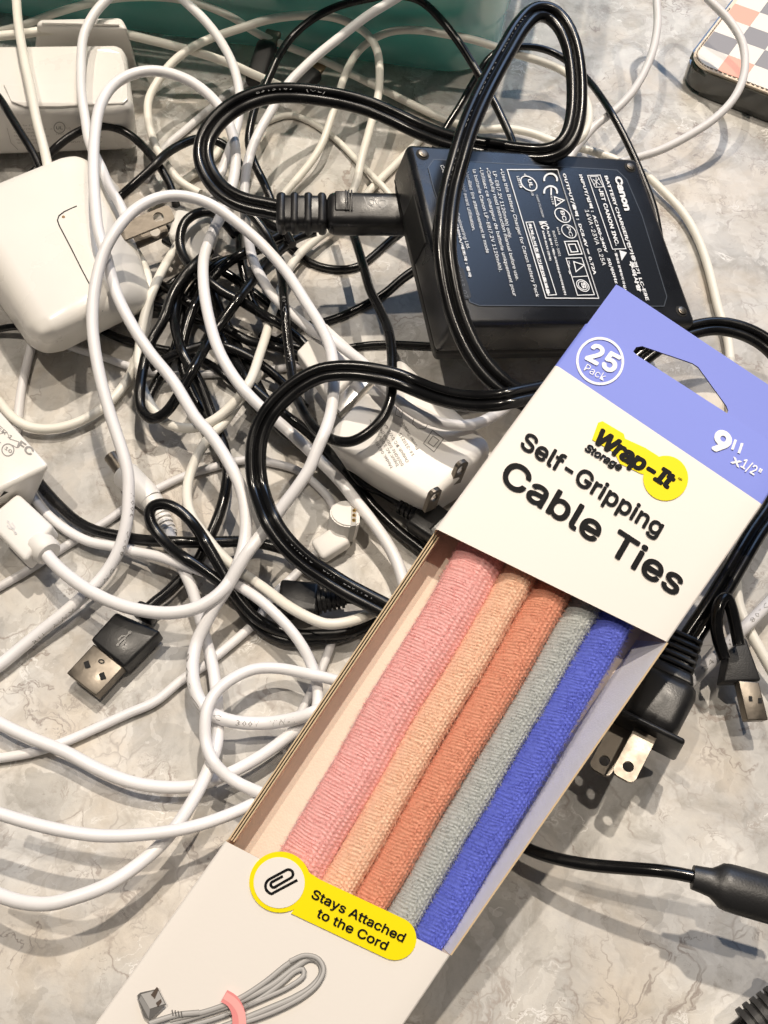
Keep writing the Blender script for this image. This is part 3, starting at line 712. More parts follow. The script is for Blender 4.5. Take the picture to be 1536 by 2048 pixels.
def trident(pr, cx, cy, dx, dy, s, w):
    """the little three pronged data cable mark: axis (dx, dy)"""
    d = Vector((dx, dy)).normalized(); n = Vector((-d.y, d.x)); c = Vector((cx, cy))
    f = lambda a, b: tuple(c + d * (a * s) + n * (b * s))
    pr.line([f(-1, 0), f(1, 0)], w)
    pr.line([f(-.45, 0), f(-.1, .38), f(.35, .38)], w)
    pr.line([f(-.2, 0), f(.15, -.38), f(.5, -.38)], w)
    pr.poly([f(1.3, 0), f(.9, .2), f(.9, -.2)])
    pr.poly([f(-1 + .2 * math.cos(q), .2 * math.sin(q)) for q in [i * .7 for i in range(9)]])
    pr.poly([f(.35, .26), f(.58, .26), f(.58, .5), f(.35, .5)])
    pr.poly([f(.5 + .14 * math.cos(q), -.38 + .14 * math.sin(q)) for q in [i * .7 for i in range(9)]])

# white plug in the left adapter
r0 = T['w1']
body = slab('plug', [(-32, 1040, 17), (34, 984, 17), (107, 1052, 16), (49, 1123, 16)], 8.5, white_matte, r0, 1.5)
pr = Print(); trident(pr, 24, 1055, -.55, -.84, 14, 3.2); pr.lay('plug_mark', body, grey_cord, body, off=.0002)
lathe_seg('strain_relief', P(76, 1086, 12), P(98, 1108, 12.5), [(0, .0046), (.15, .0050), (.85, .0048), (1, .0042)], white_matte, r0)
seg_box('plug_shell', P(20, 1010, 12), P(-20, 968, 12), .012, .0045, steel, r0, .0004)

# flat black connector with a metal shell, lower left
r0 = T['b10']
body = slab('plug', [(180, 1279, 9.5), (231, 1223, 9.5), (321, 1262, 9), (248, 1336, 9)], 7.6, black_plug, r0, 1.0)
pr = Print(); trident(pr, 248, 1278, -.62, .62, 17, 3.0); pr.lay('plug_mark', body, black_cord, body, off=.0003)
seg_box('strain_relief', P(283, 1240, 6.5), P(301, 1213, 6.5), .0075, .0055, black_plug, r0, .0012)
q = [(187, 1288, 7.6), (133, 1346, 7.6), (192, 1392, 7.6), (246, 1334, 7.6)]
shell = slab('plug_shell', q, 4.4, steel, r0, .35)
for x, y in ((174, 1330), (205, 1353)):
    pr = Print(); pr.poly([(x - 7, y - 5), (x + 3, y - 9), (x + 8, y + 5), (x - 3, y + 8)]); pr.lay('shell_window', shell, dark_gap, shell, off=.00015)
    slab('spring_tab', [(x - 3, y - 2, 7.75), (x + 4, y - 4, 7.75), (x + 7, y + 4, 7.6), (x, y + 6, 7.6)], .3, steel, shell, .05)
pr = Print(); pr.ring(203, 1323, 5, 2.4, ex=(1, .3), ey=(-.3, .6)); pr.lay('shell_dimple', shell, dark_gap, shell, off=.00015)

# barrel plug of the white cord
r0 = T['w28']
a, b = P(247, 945, 5.5), P(302, 1003, 5.5)
lathe_seg('barrel', P(222, 912, 6), P(252, 952, 5.6), [(0, .0021), (.02, .0027), (1, .0027)], steel, r0)
lathe_seg('barrel_bore', P(222.5, 912.5, 6), P(221.3, 911, 6), [(0, .0017), (1, .0015)], dark_gap, r0)
lathe_seg('plug', a, b, [(0, .0040), (.08, .0050), (.8, .0050), (1, .0044)], white_matte, r0)
lathe_seg('plug_neck', b, P(322, 1032, 5), [(0, .0043), (1, .0033)], white_matte, r0)
prof = []
for i in range(5): prof += [(i / 5, .0034 - i * .00018), (i / 5 + .11, .0034 - i * .00018), (i / 5 + .115, .0024), (i / 5 + .195, .0024)]
lathe_seg('strain_relief', P(318, 1026, 5), P(342, 1072, 4.5), prof + [(1, .0022)], white_matte, r0)

# magnetic connector
r0 = T['w26']
seg_box('neck', P(634, 1106, 4), P(690, 1070, 6), .0085, .0056, white_matte, r0, .0016)
hx = P(688, 1058, 3.5)
rd = .0060
def dshape(h, r, flat):
    pts = []
    for i in range(29):
        q = math.radians(-62 + 360 * i / 28) if False else 2 * math.pi * i / 28
        x, y = r * math.cos(q), r * math.sin(q)
        pts.append((min(x, flat), y))
    return pts
tilt = Matrix.Rotation(math.radians(-14), 4, 'X') @ Matrix.Rotation(math.radians(10), 4, 'Y')
bm = bmesh.new(); ring0 = []; ring1 = []
for x, y in dshape(0, rd, rd * .72):
    ring0.append(bm.verts.new(hx + tilt @ Vector((x, y, 0)))); ring1.append(bm.verts.new(hx + tilt @ Vector((x, y, .0085))))
for i in range(len(ring0) - 1): bm.faces.new((ring0[i], ring0[i + 1], ring1[i + 1], ring1[i]))
bm.faces.new(ring0[:-1][::-1] if False else [ring0[i] for i in range(len(ring0) - 2, -1, -1)]); bm.faces.new(ring1[:-1])
bmesh.ops.remove_doubles(bm, verts=bm.verts[:], dist=1e-6)
bmesh.ops.bevel(bm, geom=bm.edges[:], offset=.0005, segments=2, affect='EDGES')
bm_obj('connector_head', bm, white_matte, r0)
gb = mat('grey connector band', (.45, .44, .42), .4)
def band(x0, x1):
    vs = []
    for x in (x0, x1):
        for y in (-1, 1):
            yy = y * math.sqrt(max(0, rd ** 2 - x ** 2)) * 1.02
            for z in (-.0001, .00865): vs.append(hx + tilt @ Vector((x, yy, z)))
    return vs
bm = bmesh.new(); v = [bm.verts.new(p) for p in band(.0012, .0031)]
bmesh.ops.convex_hull(bm, input=v); bm_obj('connector_band', bm, gb, r0)
for i in range(4):
    p = hx + tilt @ Vector((.0022, -.0033 + i * .0022, .0086))
    lathe_seg('contact_pin', p, p + tilt.to_3x3() @ Vector((0, 0, .0009)), [(0, .00062), (.6, .00062), (1, .0003)], brass, r0, n=10, up=Vector((0, 1, 0)))

# micro connector at the box edge
r0 = T['b14']
prof = []
for i in range(4): prof += [(i / 4, .0034), (i / 4 + .15, .0034), (i / 4 + .155, .0028), (i / 4 + .24, .0028)]
lathe_seg('strain_relief', P(804, 1010, 8), P(838, 1030, 9), prof + [(1, .0034)], black_plug, r0)
seg_box('plug', P(832, 1027, 9), P(905, 1075, 9.5), .0125, .0075, black_plug, r0, .0015)

# two more black connectors of which only the body shows
t = thing('micro_plug', 'black micro connector with ribbed strain relief beneath the cream cord', 'connector', P(630, 1210, 0), 'black connectors among the cords')
seg_box('plug', P(560, 1200, 7), P(640, 1202, 8), .0125, .0075, black_plug, t, .0014, w2=.0105)
prof = []
for i in range(6): prof += [(i / 6, .0042 - .0002 * i), (i / 6 + .10, .0042 - .0002 * i), (i / 6 + .105, .0033 - .0002 * i), (i / 6 + .16, .0033 - .0002 * i)]
lathe_seg('strain_relief', P(636, 1203, 8), P(692, 1196, 8), prof + [(1, .003)], black_plug, t)
lathe_seg('cord', P(690, 1196, 8), P(745, 1200, 6), [(0, .0019), (1, .0019)], black_cord, t, n=10)

t = thing('slim_plug', 'slim black connector with bright metal tip at the bin foot', 'connector', P(515, 190, 0), 'black connectors among the cords')
seg_box('plug', P(509, 172, 10), P(537, 86, 17), .0098, .0068, black_matte, t, .0026, seg=4)
seg_box('plug_shell', P(536, 92, 16.5), P(549, 62, 19), .0078, .0026, steel, t, .0011)
t = thing('micro_plug', 'small black connector with bronze tip showing behind the white sweeping cord', 'connector', P(610, 170, 0), 'black connectors among the cords')
seg_box('plug', P(590, 186, 5), P(633, 142, 8), .0085, .0058, black_matte, t, .0022, seg=4)
seg_box('plug_shell', P(630, 146, 8), P(651, 114, 9.5), .0058, .0018, mat('bronze shell', (.45, .33, .22), .35, metal=1), t, .0004)

# black two blade plug right of the box
r0 = T['b30']
A = P(1290, 1464, 19); B = P(1374, 1280, 19)
ax = (A - B).normalized(); upv = Vector((-.25, -.15, 1)).normalized()
tt, ss, uu = seg_frame(B, A, upv)
L = (A - B).length
k = 0
for i in range(5):
    a = B + ax * (L * .055 * i * 1.35 - L * .02); b = a + ax * (L * .052)
    seg_box('strain_relief_rib', a, b, .0092 + .0005 * i, .0066 + .0003 * i, black_plug, r0, .0009, up=upv, seg=2)
seg_box('strain_relief', B - ax * .001, B + ax * (L * .42), .0068, .0044, black_plug, r0, .001, up=upv, w2=.0085, h2=.006)
seg_box('plug_shoulder', B + ax * (L * .34), B + ax * (L * .47), .0112, .0086, black_plug, r0, .0012, up=upv, w2=.0145, h2=.0105)
seg_box('plug', B + ax * (L * .43), A, .0185, .0128, black_plug, r0, .0042, up=upv, seg=5, w2=.0165, h2=.0135)
fl = A - ax * .0006
SG = 1 if ss.x > 0 else -1
top = []
for s, u in ((-1, -1), (1, -1), (1, 1), (-1, 1)): top.append(fl + ss * (s * .0108) + uu * (u * .0084))
hexa('plug_flange', top, [p + ax * .0019 for p in top], black_plug, r0, .0012)
for s in (-1, 1):
    a = fl + ss * (SG * s * .0033) + uu * (s * .0026) - ss * (SG * .0030) + ax * .0012
    b = a + (ax - ss * SG * .04).normalized() * .0160
    blade('plug_blade', a, b, .0066, .0015, steel, r0, up=Vector((-.50, -.62, .62)), hole=.76, hr=.0016)

# moulded black connector at the right edge
r0 = T['b29']
bm_mat = mat('smooth black connector', (.016, .016, .017), .38, bump=.12, bscale=1500)
a, b = P(1384, 1754, 28), P(1421, 1766, 28)
lathe_seg('plug', a, P(1606, 1818, 28), [(0, .0026), (.004, .0031), (.10, .0034), (.17, .0037), (.22, .0046), (.27, .0057), (.33, .0060), (.45, .0061), (.9, .0061), (.97, .0059), (1, .005)], bm_mat, r0, n=32, flat=.66)
seg_box('plug_shell', P(1596, 1819, 28), P(1650, 1836, 28), .0083, .0026, steel, r0, .001)

# flat black connector at the right edge, its metal end toward the camera
r0 = T['b31']
slab('plug', [(1458, 1302, 15), (1492, 1273, 15.5), (1524, 1361, 14), (1447, 1364, 14)], 7.0, black_matte, r0, .8)
shell = slab('plug_shell', [(1477, 1361, 14), (1518, 1364, 14), (1537, 1440, 12.5), (1495, 1441, 12.5)], 4.4, steel, r0, .35)
for x, y in ((1500, 1396), (1519, 1400)):
    pr = Print(); pr.poly([(x - 3, y - 4), (x + 4, y - 4), (x + 5, y + 7), (x - 2, y + 7)]); pr.lay('shell_window', shell, dark_gap, shell, off=.00015)
# strain relief corner at the very bottom right
t = thing('ribbed_plug', 'dark grey ribbed strain relief poking into the bottom right corner', 'connector', P(1560, 2030, 0))
prof = []
for i in range(7): prof += [(i / 7, .0050), (i / 7 + .085, .0050), (i / 7 + .09, .0040), (i / 7 + .14, .0040)]
lathe_seg('strain_relief', P(1497, 2056, 9), P(1595, 1982, 12), prof + [(1, .006)], mat('dark grey rubber', (.035, .035, .036), .5, bump=.2, bscale=1500), t, n=24)
lathe_seg('cord', P(1430, 2110, 7), P(1500, 2054, 9), [(0, .003), (1, .0034)], black_cord, t)

# figure eight plug of the battery charger's power cord
r0 = T['b1']
pa, pb = P(553, 427, 41), P(818, 430, 39)
upv = Vector((.0, -.25, 1)).normalized()
tt, ss, uu = seg_frame(pa, pb, upv); L = (pb - pa).length
seg_box('strain_relief_core', pa, pa + tt * (L * .38), .0125, .0082, black_plug, r0, .0026, up=upv, seg=4)
for i in range(4):
    a = pa + tt * (L * (.0 + .102 * i)); seg_box('strain_relief_rib', a, a + tt * (L * (.072 if i else .08)), .0136, .0095, black_plug, r0, .0028, up=upv, seg=4)
seg_box('plug', pa + tt * (L * .375), pb + tt * .002, .0142, .0108, black_plug, r0, .0034, up=upv, seg=5, w2=.0140)
g0 = pa + tt * (L * .44) + uu * .0052
seg_box('grip_pad', g0 + ss * -.002, g0 + tt * (L * .10) + ss * -.002, .0082, .0012, black_plug, r0, .0005, up=upv)
for i in range(3):
    a = g0 + tt * (L * (.075 + .022 * i)) + ss * -.002
    seg_box('grip_ridge', a, a + tt * .0006, .0084, .0022, black_plug, r0, .0002, up=upv)
plug_o = [o for o in r0.children if o.name.startswith('plug')][0]
pr = Print(); pr.ring(765, 407, 8, 2); pr.ring(742, 404, 6, 1.6)
for i in range(5): pr.line([(728 + i * 9, 394 + (i % 2) * 8), (737 + i * 9, 418 - (i % 3) * 4)], 1.6)
pr.lay('moulded_mark', plug_o, mat('rubbed black plastic', (.03, .035, .045), .35), plug_o, off=.00015)

# ------------------------------------------------------------------ battery charger
sc_ = 1.08
def chg(x, y):
    d = {(0, 1): (.01251218, .23838039, .07762614), (1, 1): (.08715092, .25522346, .05796983), (1, 0): (.09839131, .19624286, .05011251), (0, 0): (.02375258, .17939979, .06976883)}
    o = Vector(d[(0, 0)]); ex = Vector(d[(1, 0)]) - o; ey = Vector(d[(0, 1)]) - o
    p = o + ex * x + ey * y
    return CC + (p - CC) * sc_
ex = (chg(1, 0) - chg(0, 0)); ey = (chg(0, 1) - chg(0, 0)); en = ex.cross(ey).normalized()
mx, my = .005 / ex.length, .005 / ey.length
q = [chg(-mx, -my), chg(1 + mx, -my), chg(1 + mx, 1 + my), chg(-mx, 1 + my)]
navy = mat('dark satin charger plastic', (.008, .009, .012), .30, bump=.16, bscale=2400, var=.2, vscale=60)
base_pt = (q[0] + q[2]) / 2; base_pt.z = 0
charger = thing('battery_charger', 'black battery charger lying label side up with dense white print', 'charger', base_pt)
TH = .0265
seam = .017
cn = sum(q, Vector()) / 4
def inset(f, d): return [cn + (p - cn) * f - en * d for p in q]
body = hexa('body', q, inset(1.005, seam), navy, charger, .0022, seg=4)
hexa('base_tray', inset(.992, seam + .0006), inset(.93, TH), black_matte, charger, .0018)
hexa('seam_gap', inset(.985, seam - .0005), inset(.985, seam + .0012), dark_gap, charger)
# label panel, slightly sunken look: a satin plate with clipped corners
lp = [c5(*p) for p in ((140, 668), (850, 708), (905, 712), (945, 752), (1008, 900), (1112, 1240), (1100, 1280), (330, 1277), (290, 1262), (250, 1120), (140, 790), (117, 700))]
label_mat = mat('satin label film', (.012, .014, .018), .24, bump=.06, bscale=2000)
pr = Print(); pr.poly(lp)
panel = pr.lay('label_plate', body, label_mat, charger, off=.00025)
edge = Print(); edge.line(lp, 1.8, True); edge.lay('label_edge', body, mat('label bevel', (.06, .07, .085), .35), charger, off=.0003)
pr = Print(); pr.poly([c5(*p) for p in ((228, 1120), (256, 1120), (264, 1128), (296, 1240), (288, 1250), (262, 1252), (240, 1245))])
pr.lay('date_plate', body, mat('date plate film', (.012, .014, .018), .5), charger, off=.0004)
ink = Print()
E = .00055
def t5(s, a, b, cap, bold=0.0, up=(1, -.02), **k): ink.text(s, c5(*a), c5(*b), cap / 2.087, bold or (.016 if any(ord(ch) > 0x2300 for ch in s) else .006), up=up, **k)
t5('Canon', (893, 741), (936, 884), 36, .045)
t5('BATTERY CHARGER/전기충전기  LC-E8E', (850, 738), (1024, 1258), 25)
t5('JET CANON INC.', (826, 792), (898, 1030), 21, .03)
t5('주의사항', (952, 1094), (990, 1222), 27, .02)
t5('•절대로 분해하지 마십시오', (890, 1048), (940, 1238), 17)
t5('INPUT/입력 :  AC100-240V    50/60Hz', (744, 733), (896, 1188), 23)
t5('14VA-23VA  0.25A', (768, 880), (842, 1112), 23)
t5('OUTPUT/출력 :  DC8.4V ＝ 0.72A', (676, 728), (806, 1150), 23)
t5('•Use this Battery Charger for Canon Battery Pack', (414, 710), (566, 1244), 20)
t5('LP-E8(7.2V 1120mAh) only.', (384, 720), (452, 1000), 20)
t5('•Carefully read instruction manual before use.', (356, 706), (482, 1174), 20)
t5('•Utilisez ce chargeur de batterie uniquement pour', (327, 704), (470, 1240), 20)
t5('la batterie Canon LP-E8(7.2V 1120mAh).', (300, 712), (412, 1138), 20)
t5('Veuillez lire attentivement le mode', (270, 722), (358, 1060), 20)
t5("d'emploi avant utilisation.", (242, 720), (300, 968), 20)
t5('CANON INC.  Canon Engineering Ltd.', (166, 694), (278, 1044), 20)
t5('MADE IN CHINA/제조국 : 중국', (200, 826), (286, 1162), 20)
t5('최저소비효율기준만족제품', (532, 936), (612, 1232), 22)
t5('BU07613-1001', (632, 968), (660, 1074), 14)
t5('A/S 문의 : 캐논코리아컨슈머이미징(주)', (610, 966), (684, 1236), 15)
t5('1588-8133 (전국)', (590, 966), (622, 1092), 14)
t5('E146093  I.T.E. ACCESSORY', (564, 818), (592, 912), 11)
t5('LISTED', (484, 740), (498, 790), 15, .02)
t5('N118', (624, 822), (634, 858), 12)
t5('e464', (650, 952), (660, 984), 12)
def l5(pts, w=1.5, closed=False): ink.line([c5(*p) for p in pts], w, closed)
def r5(x, y, r, w=1.7): ink.ring(*c5(x, y), r / 2.087, w, ex=(1, .1), ey=(.3, .95))
l5([(445, 712), (655, 712), (826, 1249), (606, 1248)], 1.8, True)
l5([(655, 712), (826, 1249)], 1.6)
l5([(780, 737), (832, 735), (940, 1042), (884, 1044)], 1.6, True)
l5([(523, 932), (554, 930), (650, 1234), (616, 1236)], 1.6, True)
l5([(690, 1082), (756, 1080), (808, 1234), (738, 1236)], 1.6, True); l5([(714, 1160), (780, 1156)], 1.4)
l5([(684, 1012), (738, 1010), (757, 1064), (702, 1068)], 2.0, True); l5([(700, 1024), (728, 1023), (740, 1054), (712, 1056)], 2.0, True)
l5([(790, 742), (822, 740), (846, 784), (812, 786)], 1.2, True); l5([(802, 752), (832, 776)], 1.2); l5([(826, 750), (806, 778)], 1.2); l5([(815, 744), (818, 786)], 1.2)
ink.poly([c5(*p) for p in ((944, 1058), (912, 1048), (922, 1092))]) ; 
l5([(642, 826), (682, 840), (648, 864)], 2.2, True); l5([(652, 838), (668, 844)], 2)
l5([(722, 1096), (766, 1110), (732, 1138)], 2.0, True)
r5(535, 770, 32, 2.2); t5('UL', (530, 752), (540, 788), 20, .03); t5('c', (514, 730), (518, 742), 14); t5('US', (542, 802), (548, 822), 12)
r5(676, 903, 31, 2.0); t5('BC', (666, 884), (678, 926), 22, .02)
r5(702, 970, 29, 1.6); t5('PC', (692, 950), (706, 992), 20)
r5(760, 1196, 25, 1.7); r5(760, 1196, 18, 1.4); t5('S', (752, 1184), (760, 1208), 22, .04)
for i in range(4): l5([(701, 1092 + 14 * i), (706, 1106 + 14 * i)], 1.2)
# the CE mark, two open rounds
for y0, bar in ((754, False), (806, True)):
    cx, cy = c5(626, y0); R_ = 13
    ink.line([(cx + R_ * math.cos(a) * 1.0, cy + R_ * .92 * math.sin(a)) for a in [math.radians(-48 + 180 * 0 + 0 + k * 23) for k in range(-5, 8)] if True] if False else
             [(cx + (-R_ * math.sin(a)) * -.0 + R_ * math.cos(a), cy - R_ * math.sin(a) * .92) for a in [math.radians(-15 + k * 17.5) for k in range(13)]], 3.6)
    if bar: ink.line([(cx + 1, cy - 9), (cx + 1, cy + 6)], 3.0)
ink.text('KC', c5(578, 928), c5(592, 962), 20, .03, up=(1, 0))
ink.lay('label_print', body, white_ink, charger, off=E)
dp = Print(); dp.text('2013. 07', c5(233, 1136), c5(266, 1246), 12, up=(1, -.02)); dp.lay('date_print', body, mat('dull ink', (.14, .15, .16), .5), charger, off=E)
# corner screws in their dimples
for x, y in ((845, 309), (1260, 335), (1363, 623), (925, 623)):
    loc, nrm, _, _ = bvh(body).ray_cast(CC, ray(x, y).normalized())
    if nrm.dot(en) < 0: nrm = -nrm
    lathe_seg('screw_well', loc + en * .0001, loc + en * .0003, [(0, .0024), (1, .0020)], dark_gap, charger, n=18, up=ex.normalized())
    s = lathe_seg('screw', loc + en * .0002, loc + en * .0010, [(0, .0016), (.7, .0016), (1, .0009)], steel, charger, n=14, up=ex.normalized())
    pr = Print(); pr.line([(x - 3, y - 2), (x + 3, y + 2)], 1.2); pr.line([(x - 2, y + 3), (x + 2, y - 3)], 1.2); pr.lay('screw_slot', s, dark_gap, s, off=.0001)
# socket frame on the left end and a moulded arrow groove
lm = chg(-mx, .62) - en * .0095
hexa('socket', [lm + ey * .16 + en * .006 - ex.normalized() * .0006, lm - ey * .16 + en * .006 - ex.normalized() * .0006, lm - ey * .16 - en * .006 - ex.normalized() * .0006, lm + ey * .16 - en * .006 - ex.normalized() * .0006],
     [lm + ey * .16 + en * .006 + ex * .02, lm - ey * .16 + en * .006 + ex * .02, lm - ey * .16 - en * .006 + ex * .02, lm + ey * .16 - en * .006 + ex * .02], dark_gap, charger, .0005)

# ------------------------------------------------------------------ rectangular white adapter, upper left
t = thing('wall_adapter', 'large rectangular white adapter with fine grey print at the upper left', 'power adapter', P(100, 300, 0), 'white power adapters')
ad_white = mat('pale gloss adapter plastic', (.78, .76, .73), .33, coat=.2, var=.03, vscale=40)
body = hexa('body', [P(-140, 216, 31), P(268, 216, 31), P(250, 80, 35), P(-140, 84, 35)], [P(-140, 322, 3), P(279, 306, 3), P(268, 226, 3), P(-140, 240, 3)], ad_white, t, .0050, seg=6)
pr = Print()
inner = [(8, 172), (24, 156), (70, 128), (128, 112), (186, 103), (222, 101), (240, 108), (246, 128), (252, 168), (254, 200), (246, 208), (120, 214), (50, 214), (24, 205)]
cx = sum(p[0] for p in inner) / len(inner); cy = sum(p[1] for p in inner) / len(inner)
pr.poly(inner); pan = pr.lay('top_panel', body, ad_white, t, off=.0009)
md = pan.modifiers.new('thickness', 'SOLIDIFY'); md.thickness = .0009; md.offset = -1
bv = pan.modifiers.new('soft edge', 'BEVEL'); bv.width = .0008; bv.segments = 3; bv.limit_method = 'ANGLE'
pr = Print()
for i, (w_, x0) in enumerate(((60, 24), (66, 26), (62, 28), (70, 28), (58, 32), (40, 34))):
    y = 252 + i * 7; pr.text('Made for ITE use only 100-240V 50-60Hz'[: 16 + (i * 7) % 18], (x0, y), (x0 + w_, y), 4.4)
pr.text('E249681  LISTED I.T.E.', (140, 262), (200, 262), 4.2); pr.text('OUTPUT 5V 2A', (140, 275), (205, 275), 4.2); pr.text('INPUT 100-240V', (136, 285), (204, 285), 4.2)
pr.ring(119, 255, 11, 1.6); pr.text('UL', (112, 258), (126, 258), 8, .03); pr.text('c', (101, 259), (105, 259), 5); pr.text('US', (133, 258), (141, 258), 5)
pr.text('14RG', (112, 269), (128, 269), 4)
pr.lay('label_print', body, grey_ink, t)
pr = Print(); pr.line([(14, 255), (22, 285), (36, 299), (120, 303), (250, 298)], 1.2); pr.lay('seam', body, faint_ink, t)
t2 = thing('adapter_block', 'white adapter block showing just behind the rectangular adapter at the bin foot', 'power adapter', P(160, 90, 0), 'white power adapters')
hexa('body', [P(72, 52, 38), P(256, 58, 38), P(242, 34, 39), P(78, 38, 39)], [P(66, 140, 2), P(276, 140, 2), P(262, 100, 2), P(72, 104, 2)], ad_white, t2, .003, seg=4)
hexa('cap', [P(82, 47, 39.2), P(240, 50, 39.2), P(232, 38, 39.8), P(86, 41, 39.8)], [P(82, 50, 37.8), P(240, 53, 37.8), P(232, 41, 38.4), P(86, 44, 38.4)], ad_white, t2, .0008)

# ------------------------------------------------------------------ tilted cube charger with two blades
t = thing('cube_charger', 'big glossy white cube charger with two metal blades at the left edge', 'power adapter', P(120, 640, 0), 'white power adapters')
body = hexa('body', [P(-110, 388, 33), P(152, 280, 33), P(236, 588, 33), P(70, 692, 33)], [P(-90, 510, 3), P(254, 362, 10), P(332, 622, 8), P(86, 730, 4)], white_plastic, t, .0092, seg=9)
pr = Print(); sl = [(186, 402), (150, 414), (128, 424), (118, 432), (115, 441), (119, 452), (140, 492), (164, 540), (182, 574), (205, 622)]
pr.line(sl, 2.2); pr.lay('seam', body, dark_gap, t, off=.00015)
pr = Print(); pr.poly(disc_pts(127, 434, 3.4, 10, 2.4)); pr.lay('stain', body, mat('brown stain', (.30, .18, .08), .5), t, off=.00015)
a1, b1 = P(238, 468, 22), P(345, 425, 24)
blade('plug_blade', a1, b1, .0066, .0015, steel, t, up=Vector((.05, -.45, .9)), hole=.74, hr=.0021)
a2, b2 = P(246, 492, 14), P(333, 454, 15.5)
blade('plug_blade', a2, b2, .0066, .0015, steel, t, up=Vector((.05, -.45, .9)), hole=.74, hr=.0021)
# cream plug half hidden behind the blades
t = thing('plug_block', 'cream plug block lying behind the metal blades of the cube charger', 'power adapter', P(375, 500, 0), 'white power adapters')
slab('body', [(332, 470, 12), (350, 412, 14), (432, 430, 14), (400, 530, 12)], 11.5, white_plastic, t, 2.5, seg=4)

# ------------------------------------------------------------------ small adapter with a port at the left edge
t = thing('port_adapter', 'small white adapter with a slot port and dark print at the left edge', 'power adapter', P(20, 960, 0), 'white power adapters')
n_ = Vector((0, 0, 1))
body = hexa('body', [P(-150, 690 + 150, 22), P(-40, 775, 22), P(103, 930, 22), P(32, 931, 22) if False else P(-10, 985, 22)], [P(-150, 900, 1), P(-30, 850, 1), P(66, 1012, 1), P(-30, 1075, 1)], white_plastic, t, .0018, seg=4)
pr = Print()
pr.text('ADAPTER 1', (-52, 818), (22, 880), 11, .01)
pr.ring(16, 900, 12, 2.2); pr.text('10', (9, 898), (22, 907), 9, .02)
pr.line([(0, 868), (14, 864), (20, 878), (38, 884), (34, 896), (24, 890)], 1.4)
pr.text('FC', (34, 893), (62, 912), 20, .03); pr.line([(2, 886), (-6, 880), (-8, 890)], 1.4)
pr.lay('label_print', body, grey_ink, t)
pr = Print(); pr.poly([(-12, 1008), (8, 982), (32, 986), (20, 1012)]); pr.lay('port', body, dark_gap, t, off=.0002)

# ------------------------------------------------------------------ white power brick under the cords, by the box
t = thing('power_brick', 'white power brick with grey specification print and two blades, half under the box', 'power adapter', P(800, 930, 0), 'white power adapters')
body = hexa('body', [P(640, 872, 27), P(798, 706, 27), P(985, 885, 27), P(862, 1008, 27)], [P(700, 960, 2), P(820, 800, 2), P(985, 960, 2), P(850, 1040, 2)], white_matte, t, .0034, seg=6)
pr = Print()
up_ = (-.80, .55) 
lines = ['Model: 04186', 'Input: AC 100V-240V~', '50/60Hz 500mA(Max)', 'Output: DC 5V/2.4A', '16-210215', 'Power Supply']
st = [(786, 934), (798, 931), (808, 930), (818, 923), (829, 910), (838, 897)]
ln = [62, 108, 98, 90, 52, 62]
d = Vector((-.52, -.855))
for s, (x, y), l in zip(lines, st, ln):
    pr.text(s, (x, y), (x + d.x * l, y + d.y * l), 8.6, .008)
def lp_(pts, w=1.5, closed=False): pr.line(pts, w, closed)
lp_([(847, 887), (865, 861), (887, 878), (868, 904)], 1.7, True); lp_([(856, 886), (866, 872), (878, 881), (867, 894)], 1.7, True)
lp_([(825, 848), (828, 836), (838, 838), (846, 846), (856, 848), (850, 858), (836, 858)], 1.5, True)
lp_([(794, 812), (806, 814), (803, 836), (790, 830)], 1.3, True); lp_([(797, 818), (801, 830)], 1.2)
pr.lay('label_print', body, grey_ink, t)
# folding blades seen from their ends
for (xa, ya, xb, yb) in ((896, 960, 926, 922), (846, 1012, 872, 978)):
    blade('plug_blade', P(xa + 12, ya + 6, 22), P(xb, yb, 31), .0048, .0015, steel, t, up=Vector((.5, -.6, .2)), hole=.66, hr=.0019)
pr = Print(); pr.poly([(684, 812), (716, 778), (722, 784), (690, 818)]); 
pr.lay('port_slot', body, dark_gap, t, off=.0002)
# white plug feeding the brick
t = thing('white_plug', 'white flat plug with bright metal shell at the end of the white power brick', 'connector', P(650, 720, 0))
slab('plug', [(592, 702, 24), (650, 642, 24), (738, 722, 24), (660, 800, 24)], 7.5, white_matte, t, 1.2)
slab('plug_shell', [(662, 806, 22.5), (738, 728, 22.5), (758, 746, 22.5), (680, 826, 22.5)], 4.4, mat('bright shell', (.7, .7, .7), .18, metal=1), t, .35)

